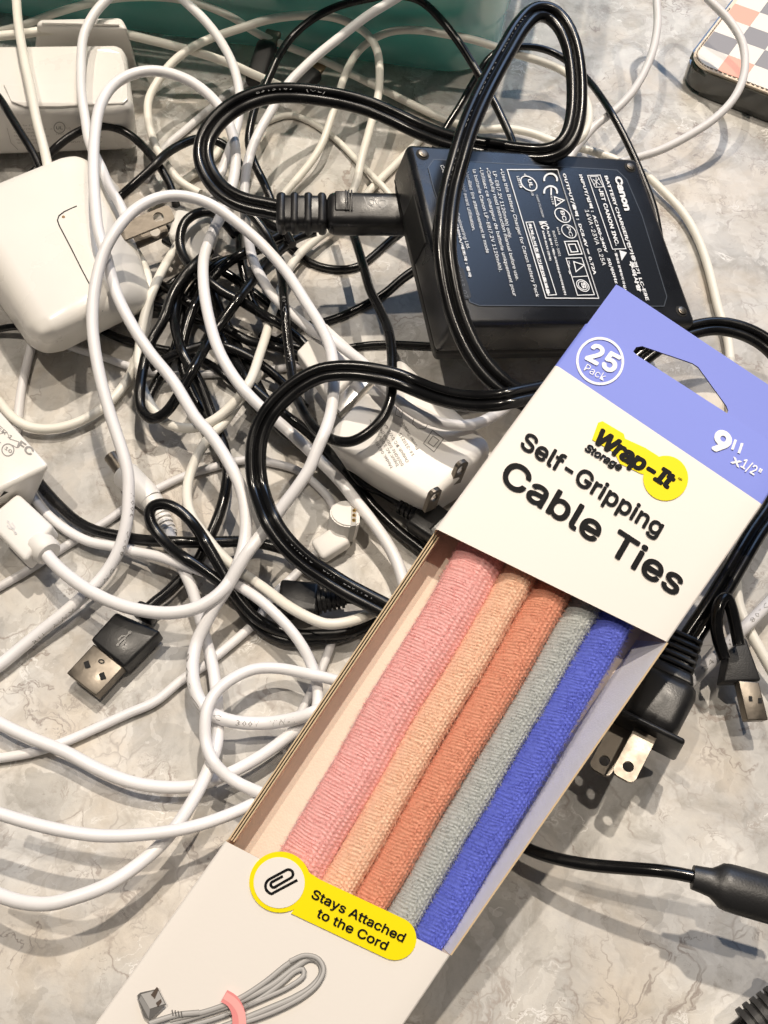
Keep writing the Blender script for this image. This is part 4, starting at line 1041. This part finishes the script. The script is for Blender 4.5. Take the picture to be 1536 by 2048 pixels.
# ------------------------------------------------------------------ phone in a checkered case, upper right
t = thing('phone', 'phone in a dark edged checkered case at the upper right corner', 'phone', P(1450, 130, 0))
c0 = P(1366, 124, 13); e1 = (P(1539, 190, 13) - c0).normalized(); e2 = (P(1404, 0, 13) - c0); e2 = (e2 - e1 * e2.dot(e1)).normalized()
def rr_pts(w, h, r, n=7, ins=0.0):
    out = []
    for cx_, cy_, a0 in ((w - r, h - r, 0), (r, h - r, 90), (r, r, 180), (w - r, r, 270)):
        for i in range(n + 1):
            a = math.radians(a0 + 90 * i / n); out.append((cx_ + (r - ins) * math.cos(a), cy_ + (r - ins) * math.sin(a)))
    return out
def rr_solid(name, w, h, r, z0, z1, m, parent, ins=0.0, bev=0.0):
    bm = bmesh.new(); pts = rr_pts(w, h, r, ins=ins)
    lo = [bm.verts.new(c0 + e1 * x + e2 * y + Vector((0, 0, z0 - .013))) for x, y in pts]
    hi = [bm.verts.new(c0 + e1 * x + e2 * y + Vector((0, 0, z1 - .013))) for x, y in pts]
    bm.faces.new(lo[::-1]); top = bm.faces.new(hi)
    for i in range(len(pts)): j = (i + 1) % len(pts); bm.faces.new((lo[i], lo[j], hi[j], hi[i]))
    if bev: bmesh.ops.bevel(bm, geom=[e for e in bm.edges if e in top.edges[:] or all(v in lo for v in e.verts)], offset=bev, segments=3, affect='EDGES')
    return bm_obj(name, bm, m, parent)
case_m = mat('smoky clear case edge', (.045, .045, .04), .12, coat=.6)
rr_solid('case_edge', .078, .155, .012, .0005, .0118, case_m, t, bev=.0018)
rr_solid('case_back', .078, .155, .012, .0115, .0130, mat('cream leatherette piping', (.78, .66, .52), .5, bump=.2, bscale=1400), t, ins=.0012, bev=.0005)
# the checks: separate flat pieces of leatherette
cols = [mat('white leatherette', (.80, .76, .70), .5, bump=.2, bscale=1600), mat('grey leatherette', (.27, .26, .27), .5, bump=.2, bscale=1600), mat('coral leatherette', (.82, .40, .30), .5, bump=.2, bscale=1600)]
sq = .0128; ins = .0030
bounds = rr_pts(.078, .155, .012, ins=ins)
back = [o for o in t.children if o.name.startswith('case_back')][0]
def clip(poly, x0, x1, y0, y1):
    for ax_, lim, sg in ((0, x0, 1), (0, x1, -1), (1, y0, 1), (1, y1, -1)):
        out = []
        for i in range(len(poly)):
            a, b = poly[i], poly[(i + 1) % len(poly)]
            ia, ib = (a[ax_] - lim) * sg >= 0, (b[ax_] - lim) * sg >= 0
            if ia: out.append(a)
            if ia != ib:
                f = (lim - a[ax_]) / (b[ax_] - a[ax_]); out.append(tuple(a[k] + (b[k] - a[k]) * f for k in (0, 1)))
        poly = out
        if len(poly) < 3: return []
    return poly
for j in range(0, 9):
    for i in range(0, 8):
        p = clip(bounds, ins + i * sq, ins + (i + 1) * sq - .00006, ins + j * sq, ins + (j + 1) * sq - .00006)
        if len(p) < 3: continue
        if (i + j) % 2 == 0: m = cols[0] if j % 2 else cols[0]
        else: m = cols[2] if j % 3 == 0 else cols[1]
        vs = [c0 + e1 * x + e2 * y + Vector((0, 0, .0003)) for x, y in p]
        vs += [v - Vector((0, 0, .0004)) for v in vs]
        n = len(p); fs = [tuple(range(n))] + [(k, k + n, (k + 1) % n + n, (k + 1) % n) for k in range(n)]
        mesh_obj('check', vs, fs, m, back, smooth=False)
st_m = mat('dark stitching', (.20, .16, .13), .7)
bs = rr_pts(.078, .155, .012, n=10, ins=.0024)
for i in range(len(bs)):
    a, b = Vector((*bs[i], 0)), Vector((*bs[(i + 1) % len(bs)], 0)); l = (b - a).length; k = max(1, int(l / .0022))
    for s in range(k):
        p, q2 = a.lerp(b, (s + .15) / k), a.lerp(b, (s + .75) / k)
        if p.y > .05: continue
        w1 = c0 + e1 * p.x + e2 * p.y + Vector((0, 0, .0004)); w2_ = c0 + e1 * q2.x + e2 * q2.y + Vector((0, 0, .0004))
        seg_box('stitch', w1, w2_, .0004, .0003, st_m, back, smooth=False)

# ------------------------------------------------------------------ teal bin at the top
teal = mat('teal translucent plastic', (.14, .50, .45), .25, trans=.25, coat=.3, ior=1.45, bump=.05, bscale=60, spec=.5)
t = thing('storage_bin', 'dark teal plastic storage bin standing at the top of the picture', 'bin', P(700, 60, 0))
rc = BIN_R; b1 = BIN_B1; bl = BIN_LEN; b2 = BIN_B2
def bin_ring(z, out, r, n=8):
    w, h = bl + .04, .17
    pts = []
    for cx_, cy_, a0 in ((w - r, h - r, 0), (r, h - r, 90), (r, r, 180), (w - r, r, 270)):
        for i in range(n + 1):
            a = math.radians(a0 + 90 * i / n)
            pts.append(rc + b1 * (cx_ + (r + out) * math.cos(a)) + b2 * (cy_ + (r + out) * math.sin(a)) + Vector((0, 0, z)))
    return pts
def bin_shell(name, rows, close=True):
    vs = []; fs = []
    for row in rows: vs += row
    n = len(rows[0])
    for j in range(len(rows) - 1):
        for i in range(n):
            k = (i + 1) % n; fs.append((j * n + i, j * n + k, (j + 1) * n + k, (j + 1) * n + i))
    if close: fs.append(tuple(range(n))[::-1]); fs.append(tuple((len(rows) - 1) * n + i for i in range(n)))
    return mesh_obj(name, vs, fs, teal, t)
R_ = .026
bin_shell('wall', [bin_ring(.001, -.004, R_), bin_ring(.0025, -.001, R_), bin_ring(.006, 0, R_), bin_ring(.020, .0008, R_), bin_ring(.0225, .0012, R_), bin_ring(.0245, .0020, R_), bin_ring(.055, .003, R_), bin_ring(.085, .004, R_), bin_ring(.092, .007, R_),
          bin_ring(.092, .004, R_), bin_ring(.085, .0015, R_), bin_ring(.055, .0005, R_), bin_ring(.026, -.0005, R_), bin_ring(.006, -.0022, R_), bin_ring(.0045, -.006, R_)])
bin_shell('rim', [bin_ring(.088, .010, R_), bin_ring(.094, .018, R_), bin_ring(.0965, .018, R_), bin_ring(.0965, .0085, R_), bin_ring(.092, .0085, R_)], False)
# ------------------------------------------------------------------ the box of cable ties
ROWS = [(0, (130, 2131), (602, 2362), 17.0), (1, (450, 1682), (904, 1913), 32.2), (2, (871, 1057), (1339, 1286), 53.0), (3, (1111, 729), (1528, 1011), 64.2), (4, (1172, 645), (1590, 914), 67.0)]
RL = [P(*l, z) for _, l, r, z in ROWS]; RR = [P(*r, z) for _, l, r, z in ROWS]
NV = (RR[1] - RL[1]).cross(RL[3] - RL[1]).normalized()
PKW = (RR[2] - RL[2]).length
PKT = .0135
def S(u, v, w=0.0):
    v = max(0.0, v); i = min(3, int(v)); f = v - i
    a = RL[i].lerp(RL[i + 1], f); b = RR[i].lerp(RR[i + 1], f)
    u = u + w / PKT * (.022 + .066 * u)               # the box leans: its back sits a little to the left of its front
    return a + (b - a) * u + NV * w
PL = (S(.5, 1.5), NV)
box_t = thing('cable_tie_box', 'cardboard box of coloured cable ties with purple header and hang tab', 'package', S(.5, 1.5) - Vector((0, 0, S(.5, 1.5).z)))
white_card = mat('coated white card', (.86, .82, .775), .58, bump=.04, bscale=900)
blue_card = mat('periwinkle printed card', (.235, .29, .80), .62, spec=.3, bump=.04, bscale=900)
kraft = mat('uncoated beige card', (.80, .67, .55), .8, bump=.25, bscale=1600, var=.06, vscale=300)
shaded_in = mat('uncoated card tinted as shade', (.66, .655, .70), .7, bump=.2, bscale=1600, var=.04, vscale=300)  # inside of the right wall: its cool lavender shade is put into the colour
edge_card = mat('cut card edge', (.60, .46, .29), .9)

def card(name, path, vs_, matf, thick=.00045, parent=box_t, inner=None):
    """folded card: path = cross-section [(u, w)...] swept along the rows in vs_; matf(v) picks the print, inner the back"""
    verts = []; faces = []; mi = []
    mats = [white_card, blue_card, inner or kraft, edge_card]
    n = len(path)
    nr = []
    for i in range(n):
        a = path[max(0, i - 1)]; b = path[min(n - 1, i + 1)]
        d = Vector(((b[0] - a[0]) * PKW, b[1] - a[1])).normalized(); nr.append((-d.y, d.x))
    for v in vs_:
        for (u, w), (nx, ny) in zip(path, nr): verts.append(S(u, v, w))
        for (u, w), (nx, ny) in zip(path, nr): verts.append(S(u - nx * thick / PKW, v, w - ny * thick))
    st = 2 * n
    for j in range(len(vs_) - 1):
        k = matf((vs_[j] + vs_[j + 1]) / 2)
        for i in range(n - 1):
            faces.append((j * st + i, j * st + i + 1, (j + 1) * st + i + 1, (j + 1) * st + i)); mi.append(k)
            faces.append((j * st + n + i + 1, j * st + n + i, (j + 1) * st + n + i, (j + 1) * st + n + i + 1)); mi.append(2)
        for i in (0, n - 1):
            faces.append((j * st + i, (j + 1) * st + i, (j + 1) * st + n + i, j * st + n + i)); mi.append(3)
    for j in (0, len(vs_) - 1):
        for i in range(n - 1):
            faces.append((j * st + i, j * st + i + 1, j * st + n + i + 1, j * st + n + i)); mi.append(3)
    o = mesh_obj(name, verts, faces, None, parent, mats=mats, fmat=mi, sharp=30)
    return o

def lin(a, b, n): return [a + (b - a) * i / n for i in range(n + 1)]
rc_ = .0014; ru = rc_ / PKW
def corner(u0, sgn):
    return [(u0 + sgn * ru * (1 - math.cos(a)), -rc_ * (1 - math.sin(a))) for a in (0, .4, .8, 1.2, 1.57)]
full = [(0, -PKT), (0, -PKT * .5)] + corner(0, 1) + [(f / 24, 0) for f in range(2, 23)] + corner(1, -1)[::-1] + [(1, -PKT * .5), (1, -PKT)]
print_of = lambda v: 1 if v > 3 else 0
header = card('front_header', full, lin(2, 3, 24) + lin(3, 4, 8)[1:], print_of)
lower = card('front_lower_panel', full, lin(0, 1, 12), print_of)
rw = [(1, -.0004), (1, -PKT * .5), (1, -PKT)]
card('right_wall', rw, lin(1.001, 1.999, 14), print_of, thick=.0005, inner=shaded_in)
lw = [(0, -PKT), (0, -PKT + .0030)]
for i in range(3):
    o_ = .00085 * i
    card('left_edge_layer', [(0 + o_ / PKW, -PKT), (0 + o_ / PKW, -PKT * .5), (o_ / PKW, -.0052 + .0004 * i)], lin(1.001, 1.999, 14), print_of, thick=.0004, inner=kraft)
back = card('back_panel', [(0, -PKT), (.25, -PKT), (.5, -PKT), (.75, -PKT), (1, -PKT)][::-1] if False else [(0, -PKT), (.25, -PKT), (.5, -PKT), (.75, -PKT), (1, -PKT)], lin(0, 4, 40), lambda v: 2)
# hang tab: the back panel carried on past the top fold, with a slot
tb = (S(.5, 3.5, -PKT), NV)
def tab_pt(x, y): return hit_plane(x, y, *tb)
outer = [(1160, 668), (1232, 570), (1247, 578), (1400, 680), (1560, 786), (1650, 846), (1600, 935), (1590, 945), (1400, 820), (1280, 741)]
slot = [(1266, 704), (1272, 695), (1284, 693), (1384, 727), (1396, 735), (1452, 812), (1456, 822), (1452, 834), (1442, 836), (1330, 762)]
tris = tessellate_polygon([[Vector((*p, 0)) for p in outer], [Vector((*p, 0)) for p in slot]])
pts = [tab_pt(*p) for p in outer + slot]; n = len(pts)
vs = [p + NV * .0003 for p in pts] + [p - NV * .0003 for p in pts]
fs = []
for f in tris:
    nrm = (vs[f[1]] - vs[f[0]]).cross(vs[f[2]] - vs[f[0]])
    f = tuple(f) if nrm.dot(NV) > 0 else tuple(f[::-1]); fs.append(f); fs.append(tuple(i + n for i in f[::-1]))
no = len(outer)
mi = [0] * len(fs)
for base, cnt in ((0, no), (no, len(slot))):
    for i in range(cnt):
        j = (i + 1) % cnt; fs.append((base + i, base + j, base + j + n, base + i + n)); mi.append(1)
mesh_obj('hang_tab', vs, fs, None, box_t, smooth=False, mats=[blue_card, mat('dark blue card edge', (.07, .08, .22), .7)], fmat=mi)

# --- printing on the header
def pk(*a): return a
wp = Print()
wp.ring(1200, 723, 45.5, 5.0, 48, ex=(1, .06), ey=(-.04, 1))
rd_ = Vector((.836, .548))
wp.text('25', (1169, 717), (1227, 748), 51, .030, up=(.49, -.87))
wp.text('Pack', (1167, 741), (1207, 763), 21, .0, up=(.49, -.87))
wp.lay('pack_count_print', header, white_ink, box_t, off=.00028)
wp = Print()
wp.text('9', (1417, 892), (1449, 913), 57, .038, up=(.47, -.88))
wp.text('"', (1465, 888), (1483, 899), 38, .04, up=(.47, -.88)) if False else None
for dx in (0, 13): wp.line([(1471 + dx, 880 + dx * .55), (1464 + dx, 900 + dx * .55)], 5.5)
wp.text('x', (1460, 925), (1478, 936), 24, .02, up=(.47, -.88))
wp.text('1/2"', (1480, 934), (1516, 957), 27, .015, up=(.47, -.88))
wp.lay('size_print', header, white_ink, box_t, off=.00028)
yp = Print()
def fan(pts):
    cx = sum(p[0] for p in pts) / len(pts); cy = sum(p[1] for p in pts) / len(pts); n = len(yp.v)
    k = len(pts); rings = 4
    yp.v.append((cx, cy))
    for r in range(1, rings + 1): yp.v.extend([(cx + (x - cx) * r / rings, cy + (y - cy) * r / rings) for x, y in pts])
    for i in range(k):
        j = (i + 1) % k; yp.f.append((n, n + 1 + i, n + 1 + j))
        for r in range(rings - 1):
            a = n + 1 + r * k; yp.f.append((a + i, a + k + i, a + k + j, a + j))
fan([(x, y) for x, y in disc_pts(1331, 957, 45, 44)])
yp.lay('yellow_disc', header, yellow_ink, box_t, off=.00028)
yp = Print()
yp.poly([(1184, 880), (1196, 846), (1205, 843), (1247, 868), (1250, 878), (1290, 896), (1318, 914), (1300, 950), (1282, 948), (1240, 928), (1228, 905)])
yp.lay('yellow_swash', header, yellow_ink, box_t, off=.00025)
bp = Print()
bp.text('Wrap-It', (1187, 884), (1340, 980), 42, .045, shear=.16, up=(.50, -.865), space=.97)
# slab feet and heads that give the wordmark its serif look
def serif(x, y, l=9, w=4.5):
    d = Vector((.846, .533)); bp.line([(x - d.x * l, y - d.y * l), (x + d.x * l, y + d.y * l)], w)
bp.text('Storage', (1168, 900), (1240, 943), 20, .035, shear=.18, up=(.50, -.865))
bp.text('®', (1354, 960), (1362, 965), 9, up=(.5, -.865))
bp.text('Self-Gripping', (1038, 893), (1316, 1074), 48, .019, up=(.50, -.865))
bp.text('Cable Ties', (997, 961), (1352, 1193), 71, .017, up=(.50, -.865))
bp.lay('black_print', header, black_ink, box_t, off=.00042)

# --- the die cut tag that stands up over the window edge
FP = (S(.5, 1.0), (S(1, 1) - S(0, 1)).cross(S(0.5, 1.3) - S(0.5, 0.7)).normalized())
if FP[1].dot(NV) < 0: FP = (FP[0], -FP[1])
tg = Print()
bd = Vector((.895, .446)); bn = Vector((-bd.y, bd.x))
A_ = Vector((560, 1764)); B_ = Vector((790, 1877))
circ = [tuple(A_ + Vector((math.cos(a), math.sin(a))) * 61) for a in [math.radians(k) for k in range(62, 348, 8)]]
bar = [tuple(B_ + (bd * math.cos(a) + bn * math.sin(a)) * 43) for a in [math.radians(k) for k in range(-90, 91, 12)]]
tg.poly(circ + [tuple(A_ + bd * 70 - bn * 40)] + bar + [tuple(A_ + bd * 48 + bn * 46)])
tag_o = tg.lay('yellow_tag', None, yellow_ink, box_t, off=.00025, plane=FP, thick=.0005)
ck = Print(); ck.poly(disc_pts(A_.x - 1, A_.y + 1, 51, 44)); ck.lay('tag_disc', None, white_card, box_t, off=.0004, plane=FP)
cl = Print()
cd = Vector((.88, -.47)); cnn = Vector((.47, .88)); c_ = Vector((560, 1765))
def cp(a, b): return tuple(c_ + cd * a + cnn * b)
def arc(cx, cy, r, a0, a1, n=9): return [cp(cx + r * math.cos(math.radians(a0 + (a1 - a0) * i / n)), cy + r * math.sin(math.radians(a0 + (a1 - a0) * i / n))) for i in range(n + 1)]
cl.line([cp(34, 12), cp(-20, 12)] + arc(-14, 0, 16, 130, 270)[::1] + [cp(22, -16)] + arc(24, -7, 9, -90, 90) + [cp(-12, 3)] + arc(-12, -2.5, 6, 90, 270) + [cp(12, -8.5)], 5.4)
cl.lay('paper_clip_print', None, black_ink, box_t, off=.0005, plane=FP)
tx = Print()
tx.text('Stays Attached', (622, 1794), (806, 1884), 26, .016, up=(.42, -.905))
tx.text('to the Cord', (632, 1832), (772, 1900), 26, .016, up=(.42, -.905))
tx.lay('tag_print', None, black_ink, box_t, off=.0005, plane=FP)

# --- the printed picture of a wrapped grey cord on the lower panel
g1 = mat('print grey light', (.46, .45, .44), .5); g2 = mat('print grey mid', (.30, .295, .29), .5); g3 = mat('print grey dark', (.135, .13, .125), .5); g0 = mat('print grey pale', (.60, .59, .58), .5)
pk_ = mat('print pink', (.85, .30, .30), .5); pk2 = mat('print pink pale', (.93, .45, .43), .5); br = mat('print brown', (.10, .075, .06), .5)
def sm(pts, k=6):
    s = spline([(*p, 0) for p in pts], step=k); return [tuple(p[:2]) for p in s]
def rib(pts, w, name='cord_print', lv=0):
    s = sm(pts)
    for i, (m, ww, dy) in enumerate(((g3, w, 0), (g2, w * .86, -.3), (g1, w * .62, -1.2), (g0, w * .24, -2.2))):
        p = Print(); p.line([(x, y + dy) for x, y in s], ww); p.lay(name, None, m, box_t, off=.00016 + .00002 * i + .0001 * lv, plane=FP)
rib([(330, 2052), (400, 2030), (470, 2006), (540, 1972), (590, 1935), (620, 1917), (640, 1925), (644, 1946), (625, 1972), (590, 1994), (530, 2020), (460, 2048), (400, 2070)], 13, lv=0)
rib([(340, 2040), (420, 2020), (480, 1996), (530, 1964), (580, 1925), (612, 1912), (632, 1918)], 11, lv=1)
rib([(330, 2062), (420, 2040), (500, 2008), (556, 1972), (592, 1942), (606, 1938), (608, 1950), (580, 1972), (520, 2000), (450, 2030)], 10, lv=2)
rib([(400, 2068), (470, 2050), (550, 2022), (610, 1990), (638, 1964), (648, 1938), (636, 1916), (610, 1910), (580, 1922)], 10, lv=3)
rib([(300, 2046), (330, 2036), (360, 2028), (400, 2024)], 12, lv=4)
for m, poly, l in ((g3, [(276, 1990), (282, 1984), (318, 1976), (334, 2008), (300, 2040), (290, 2032)], 5), (g1, [(284, 1987), (318, 1978), (332, 2006), (302, 2016)], 6), (g2, [(284, 1989), (302, 2016), (300, 2036), (280, 1998)], 6),
                   (br, [(304, 1988), (316, 1972), (320, 1976), (312, 1996)], 7), (br, [(314, 2004), (324, 1996), (326, 2002), (318, 2012)], 7)):
    p = Print(); p.poly(poly); p.lay('plug_print', None, m, box_t, off=.00016 + .0001 * l, plane=FP)
for k in range(4):
    p = Print(); p.line([(346 + 6 * k, 2018 + k), (348 + 6 * k, 2030 + k)], 2.4); p.lay('plug_print', None, g3, box_t, off=.0007, plane=FP)
p = Print(); p.line(sm([(450, 1990), (466, 2000), (478, 2022), (480, 2052), (478, 2080)]), 27); p.lay('tie_print', None, pk_, box_t, off=.0009, plane=FP)
p = Print(); p.line(sm([(452, 1989), (470, 2002), (484, 2024), (487, 2054), (486, 2080)]), 15); p.lay('tie_print', None, pk2, box_t, off=.00094, plane=FP)

# --- the ties themselves: five folded bundles of hook and loop tape
def tie_mat(name, col):
    m = bpy.data.materials.new(name); m.use_nodes = True; nt = m.node_tree; b = nt.nodes['Principled BSDF']
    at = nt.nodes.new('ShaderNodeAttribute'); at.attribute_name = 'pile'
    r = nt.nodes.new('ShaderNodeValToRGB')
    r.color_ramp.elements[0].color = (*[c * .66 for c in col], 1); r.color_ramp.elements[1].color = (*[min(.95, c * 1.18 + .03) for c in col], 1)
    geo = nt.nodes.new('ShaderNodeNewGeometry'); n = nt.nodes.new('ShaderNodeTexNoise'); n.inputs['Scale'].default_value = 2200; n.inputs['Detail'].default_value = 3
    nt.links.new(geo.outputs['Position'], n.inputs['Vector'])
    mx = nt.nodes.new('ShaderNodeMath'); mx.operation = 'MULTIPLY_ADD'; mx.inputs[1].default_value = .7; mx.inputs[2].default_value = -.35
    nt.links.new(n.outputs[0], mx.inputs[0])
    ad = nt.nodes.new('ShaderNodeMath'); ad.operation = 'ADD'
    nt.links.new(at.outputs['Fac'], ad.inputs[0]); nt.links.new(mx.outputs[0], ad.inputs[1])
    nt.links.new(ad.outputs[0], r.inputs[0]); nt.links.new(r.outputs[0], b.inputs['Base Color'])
    b.inputs['Roughness'].default_value = .85; b.inputs['Sheen Weight'].default_value = .35; b.inputs['Sheen Roughness'].default_value = .4
    b.inputs['Specular IOR Level'].default_value = .25
    return m

def plane_uv(x, y, w):
    """(u, v) of the box face, w behind its front, that is seen at a picture point"""
    best = None
    v = 1.5; u = .5
    for _ in range(12):
        p = S(u, v, w); h = hit_plane(x, y, p, NV); e = 1e-3
        du = (S(u + e, v, w) - p) / e; dv = (S(u, v + e, w) - p) / e; d = h - p
        A2 = np.array([[du.dot(du), du.dot(dv)], [du.dot(dv), dv.dot(dv)]]); bb = np.array([du.dot(d), dv.dot(d)])
        s = np.linalg.solve(A2, bb); u += s[0]; v += s[1]
    return u, v

TIES = [('coral pink', (.94, .42, .40), (908, 1112), (999, 1158), (562, 1705), (646, 1762), .0), ('peach orange', (.96, .53, .37), (999, 1158), (1062, 1190), (646, 1762), (712, 1797), .0004), ('rust orange', (.70, .30, .19), (1062, 1190), (1140, 1215), (712, 1797), (776, 1832), .0002),
        ('silver grey', (.44, .46, .45), (1140, 1215), (1204, 1238), (776, 1832), (838, 1868), -.0004), ('cobalt blue', (.105, .14, .62), (1204, 1238), (1276, 1262), (838, 1868), (896, 1905), .0006)]
NL, NA = 900, 48
for ti, (nm, col, tl, tr, bl_, br_, dz) in enumerate(TIES):
    w_top = -.0038 + dz
    q4 = [plane_uv(*p, w_top) for p in (tl, tr, bl_, br_)]
    rnd = random.Random(ti); seed = Vector((ti * 7.3, 0, 0))
    vs = []; fs = []; pile = []
    prof = []
    for k in range(NA):
        a = k / (NA - 1) * 1.26 - .13            # across; outside 0..1 the cloth drops to the bottom
        if a < 0: prof.append((-.02 + 0 * a, a / .13))
        elif a > 1: prof.append((1.02, (1 - a) / .13))
        else: prof.append((a, 0))
    for j in range(NL):
        f = -.16 + 1.30 * j / (NL - 1)
        lu, lv = q4[0][0] + (q4[2][0] - q4[0][0]) * f, q4[0][1] + (q4[2][1] - q4[0][1]) * f
        ru_, rv_ = q4[1][0] + (q4[3][0] - q4[1][0]) * f, q4[1][1] + (q4[3][1] - q4[1][1]) * f
        wob = .012 * noise.noise(Vector((f * 3.1, ti * 3.7, 0)))
        for k, (a, dn) in enumerate(prof):
            u = lu + (ru_ - lu) * a + wob; v = lv + (rv_ - lv) * a
            L_ = f * .118; x_ = a * .012
            round_ = -(abs(a * 2 - 1) ** 3.2) * .0040
            if ti == 0: round_ = -(max(0, a * 2 - 1) ** 2.2) * .0036 - (max(0, .35 - a) / .35) ** 2 * .0024
            jit = noise.noise(Vector((L_ * 90, x_ * 200, ti * 5.1)))
            split = (.52 if ti == 0 else .44) + .03 * jit
            if a < split:
                # loop pile seen from the side: ridges across the tape
                ph = L_ / .00118 + x_ * 120 + .8 * noise.noise(Vector((L_ * 260, x_ * 120, ti)))
                h = .5 + .5 * math.sin(2 * math.pi * ph)
                h = .5 + (h - .5) * (.55 + .6 * noise.noise(Vector((L_ * 420, x_ * 300, ti + 9)))) + .22 * noise.noise(Vector((L_ * 1500, x_ * 900, ti)))
                amp = .00016
            else:
                # knitted rows along the tape
                row = (x_ / .00150); ph = L_ / .00140 + (int(row) % 2) * .5 + .35 * noise.noise(Vector((L_ * 300, x_ * 300, ti)))
                h = (.25 + .75 * abs(math.sin(math.pi * row))) * (.80 + .20 * math.sin(2 * math.pi * ph))
                h += .22 * noise.noise(Vector((L_ * 1300, x_ * 1300, ti)))
                amp = .00026
            w = w_top + round_ + (h - .5) * amp * 2 + .0003 * noise.noise(Vector((L_ * 60, x_ * 60, ti)))
            w += dn * .0065
            vs.append(S(u, v, w)); pile.append(min(1, max(0, (h * .5 + .3) if a < split else (h * .75 + .18))) if dn == 0 else .12)  # troughs and dropped sides coloured darker: shade between the bundles painted in
    for j in range(NL - 1):
        for k in range(NA - 1): fs.append((j * NA + k, j * NA + k + 1, (j + 1) * NA + k + 1, (j + 1) * NA + k))
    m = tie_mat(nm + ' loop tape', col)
    mid = S(sum(q[0] for q in q4) / 4, sum(q[1] for q in q4) / 4, -.014)
    pos = ['at the left of the box window', 'beside the coral pink one', 'between the peach and grey ones', 'between the rust and blue ones', 'at the right of the box window']
    t = thing('cable_tie_bundle', nm + ' bundle of fuzzy cable ties ' + pos[ti], 'cable ties', mid, 'folded cable tie bundles in the box')
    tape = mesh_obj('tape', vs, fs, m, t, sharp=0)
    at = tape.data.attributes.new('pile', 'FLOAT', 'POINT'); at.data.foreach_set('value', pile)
    # loose loop fuzz
    fz = mat(nm + ' fuzz', tuple(min(.95, c * 1.1 + .03) for c in col), .8)
    hv = []; hf = []
    nrm_s = NV
    dl = (S(q4[2][0], q4[2][1], 0) - S(q4[0][0], q4[0][1], 0)).normalized(); da = NV.cross(dl)
    for i in range(9000):
        j = rnd.randrange(NL - 1); k = min(NA - 2, max(1, int(4 + (NA - 8) * rnd.random())))
        if rnd.random() < .25: k = rnd.choice((4, 5, 6, NA - 6, NA - 5, NA - 7))
        p = vs[j * NA + k].lerp(vs[(j + 1) * NA + k], rnd.random()); p = p + da * rnd.uniform(-.00015, .00015)
        l = rnd.uniform(.0005, .0017); th = rnd.uniform(0, 6.283)
        d = (NV * rnd.uniform(.35, 1) + dl * (math.cos(th) * .6) + da * (math.sin(th) * .8)).normalized()
        s = d.cross(NV + dl * .3).normalized() * rnd.uniform(.00003, .00005)
        n = len(hv); e = p + d * l * .6 + dl * rnd.uniform(-.0002, .0002); tip = p + d * l + da * rnd.uniform(-.0003, .0003)
        hv += [p - s, p + s, e + s * .8, e - s * .8, tip]; hf += [(n, n + 1, n + 2, n + 3), (n + 3, n + 2, n + 4)]
    fo = mesh_obj('fuzz', hv, hf, fz, t, smooth=False); fo['kind'] = 'stuff'
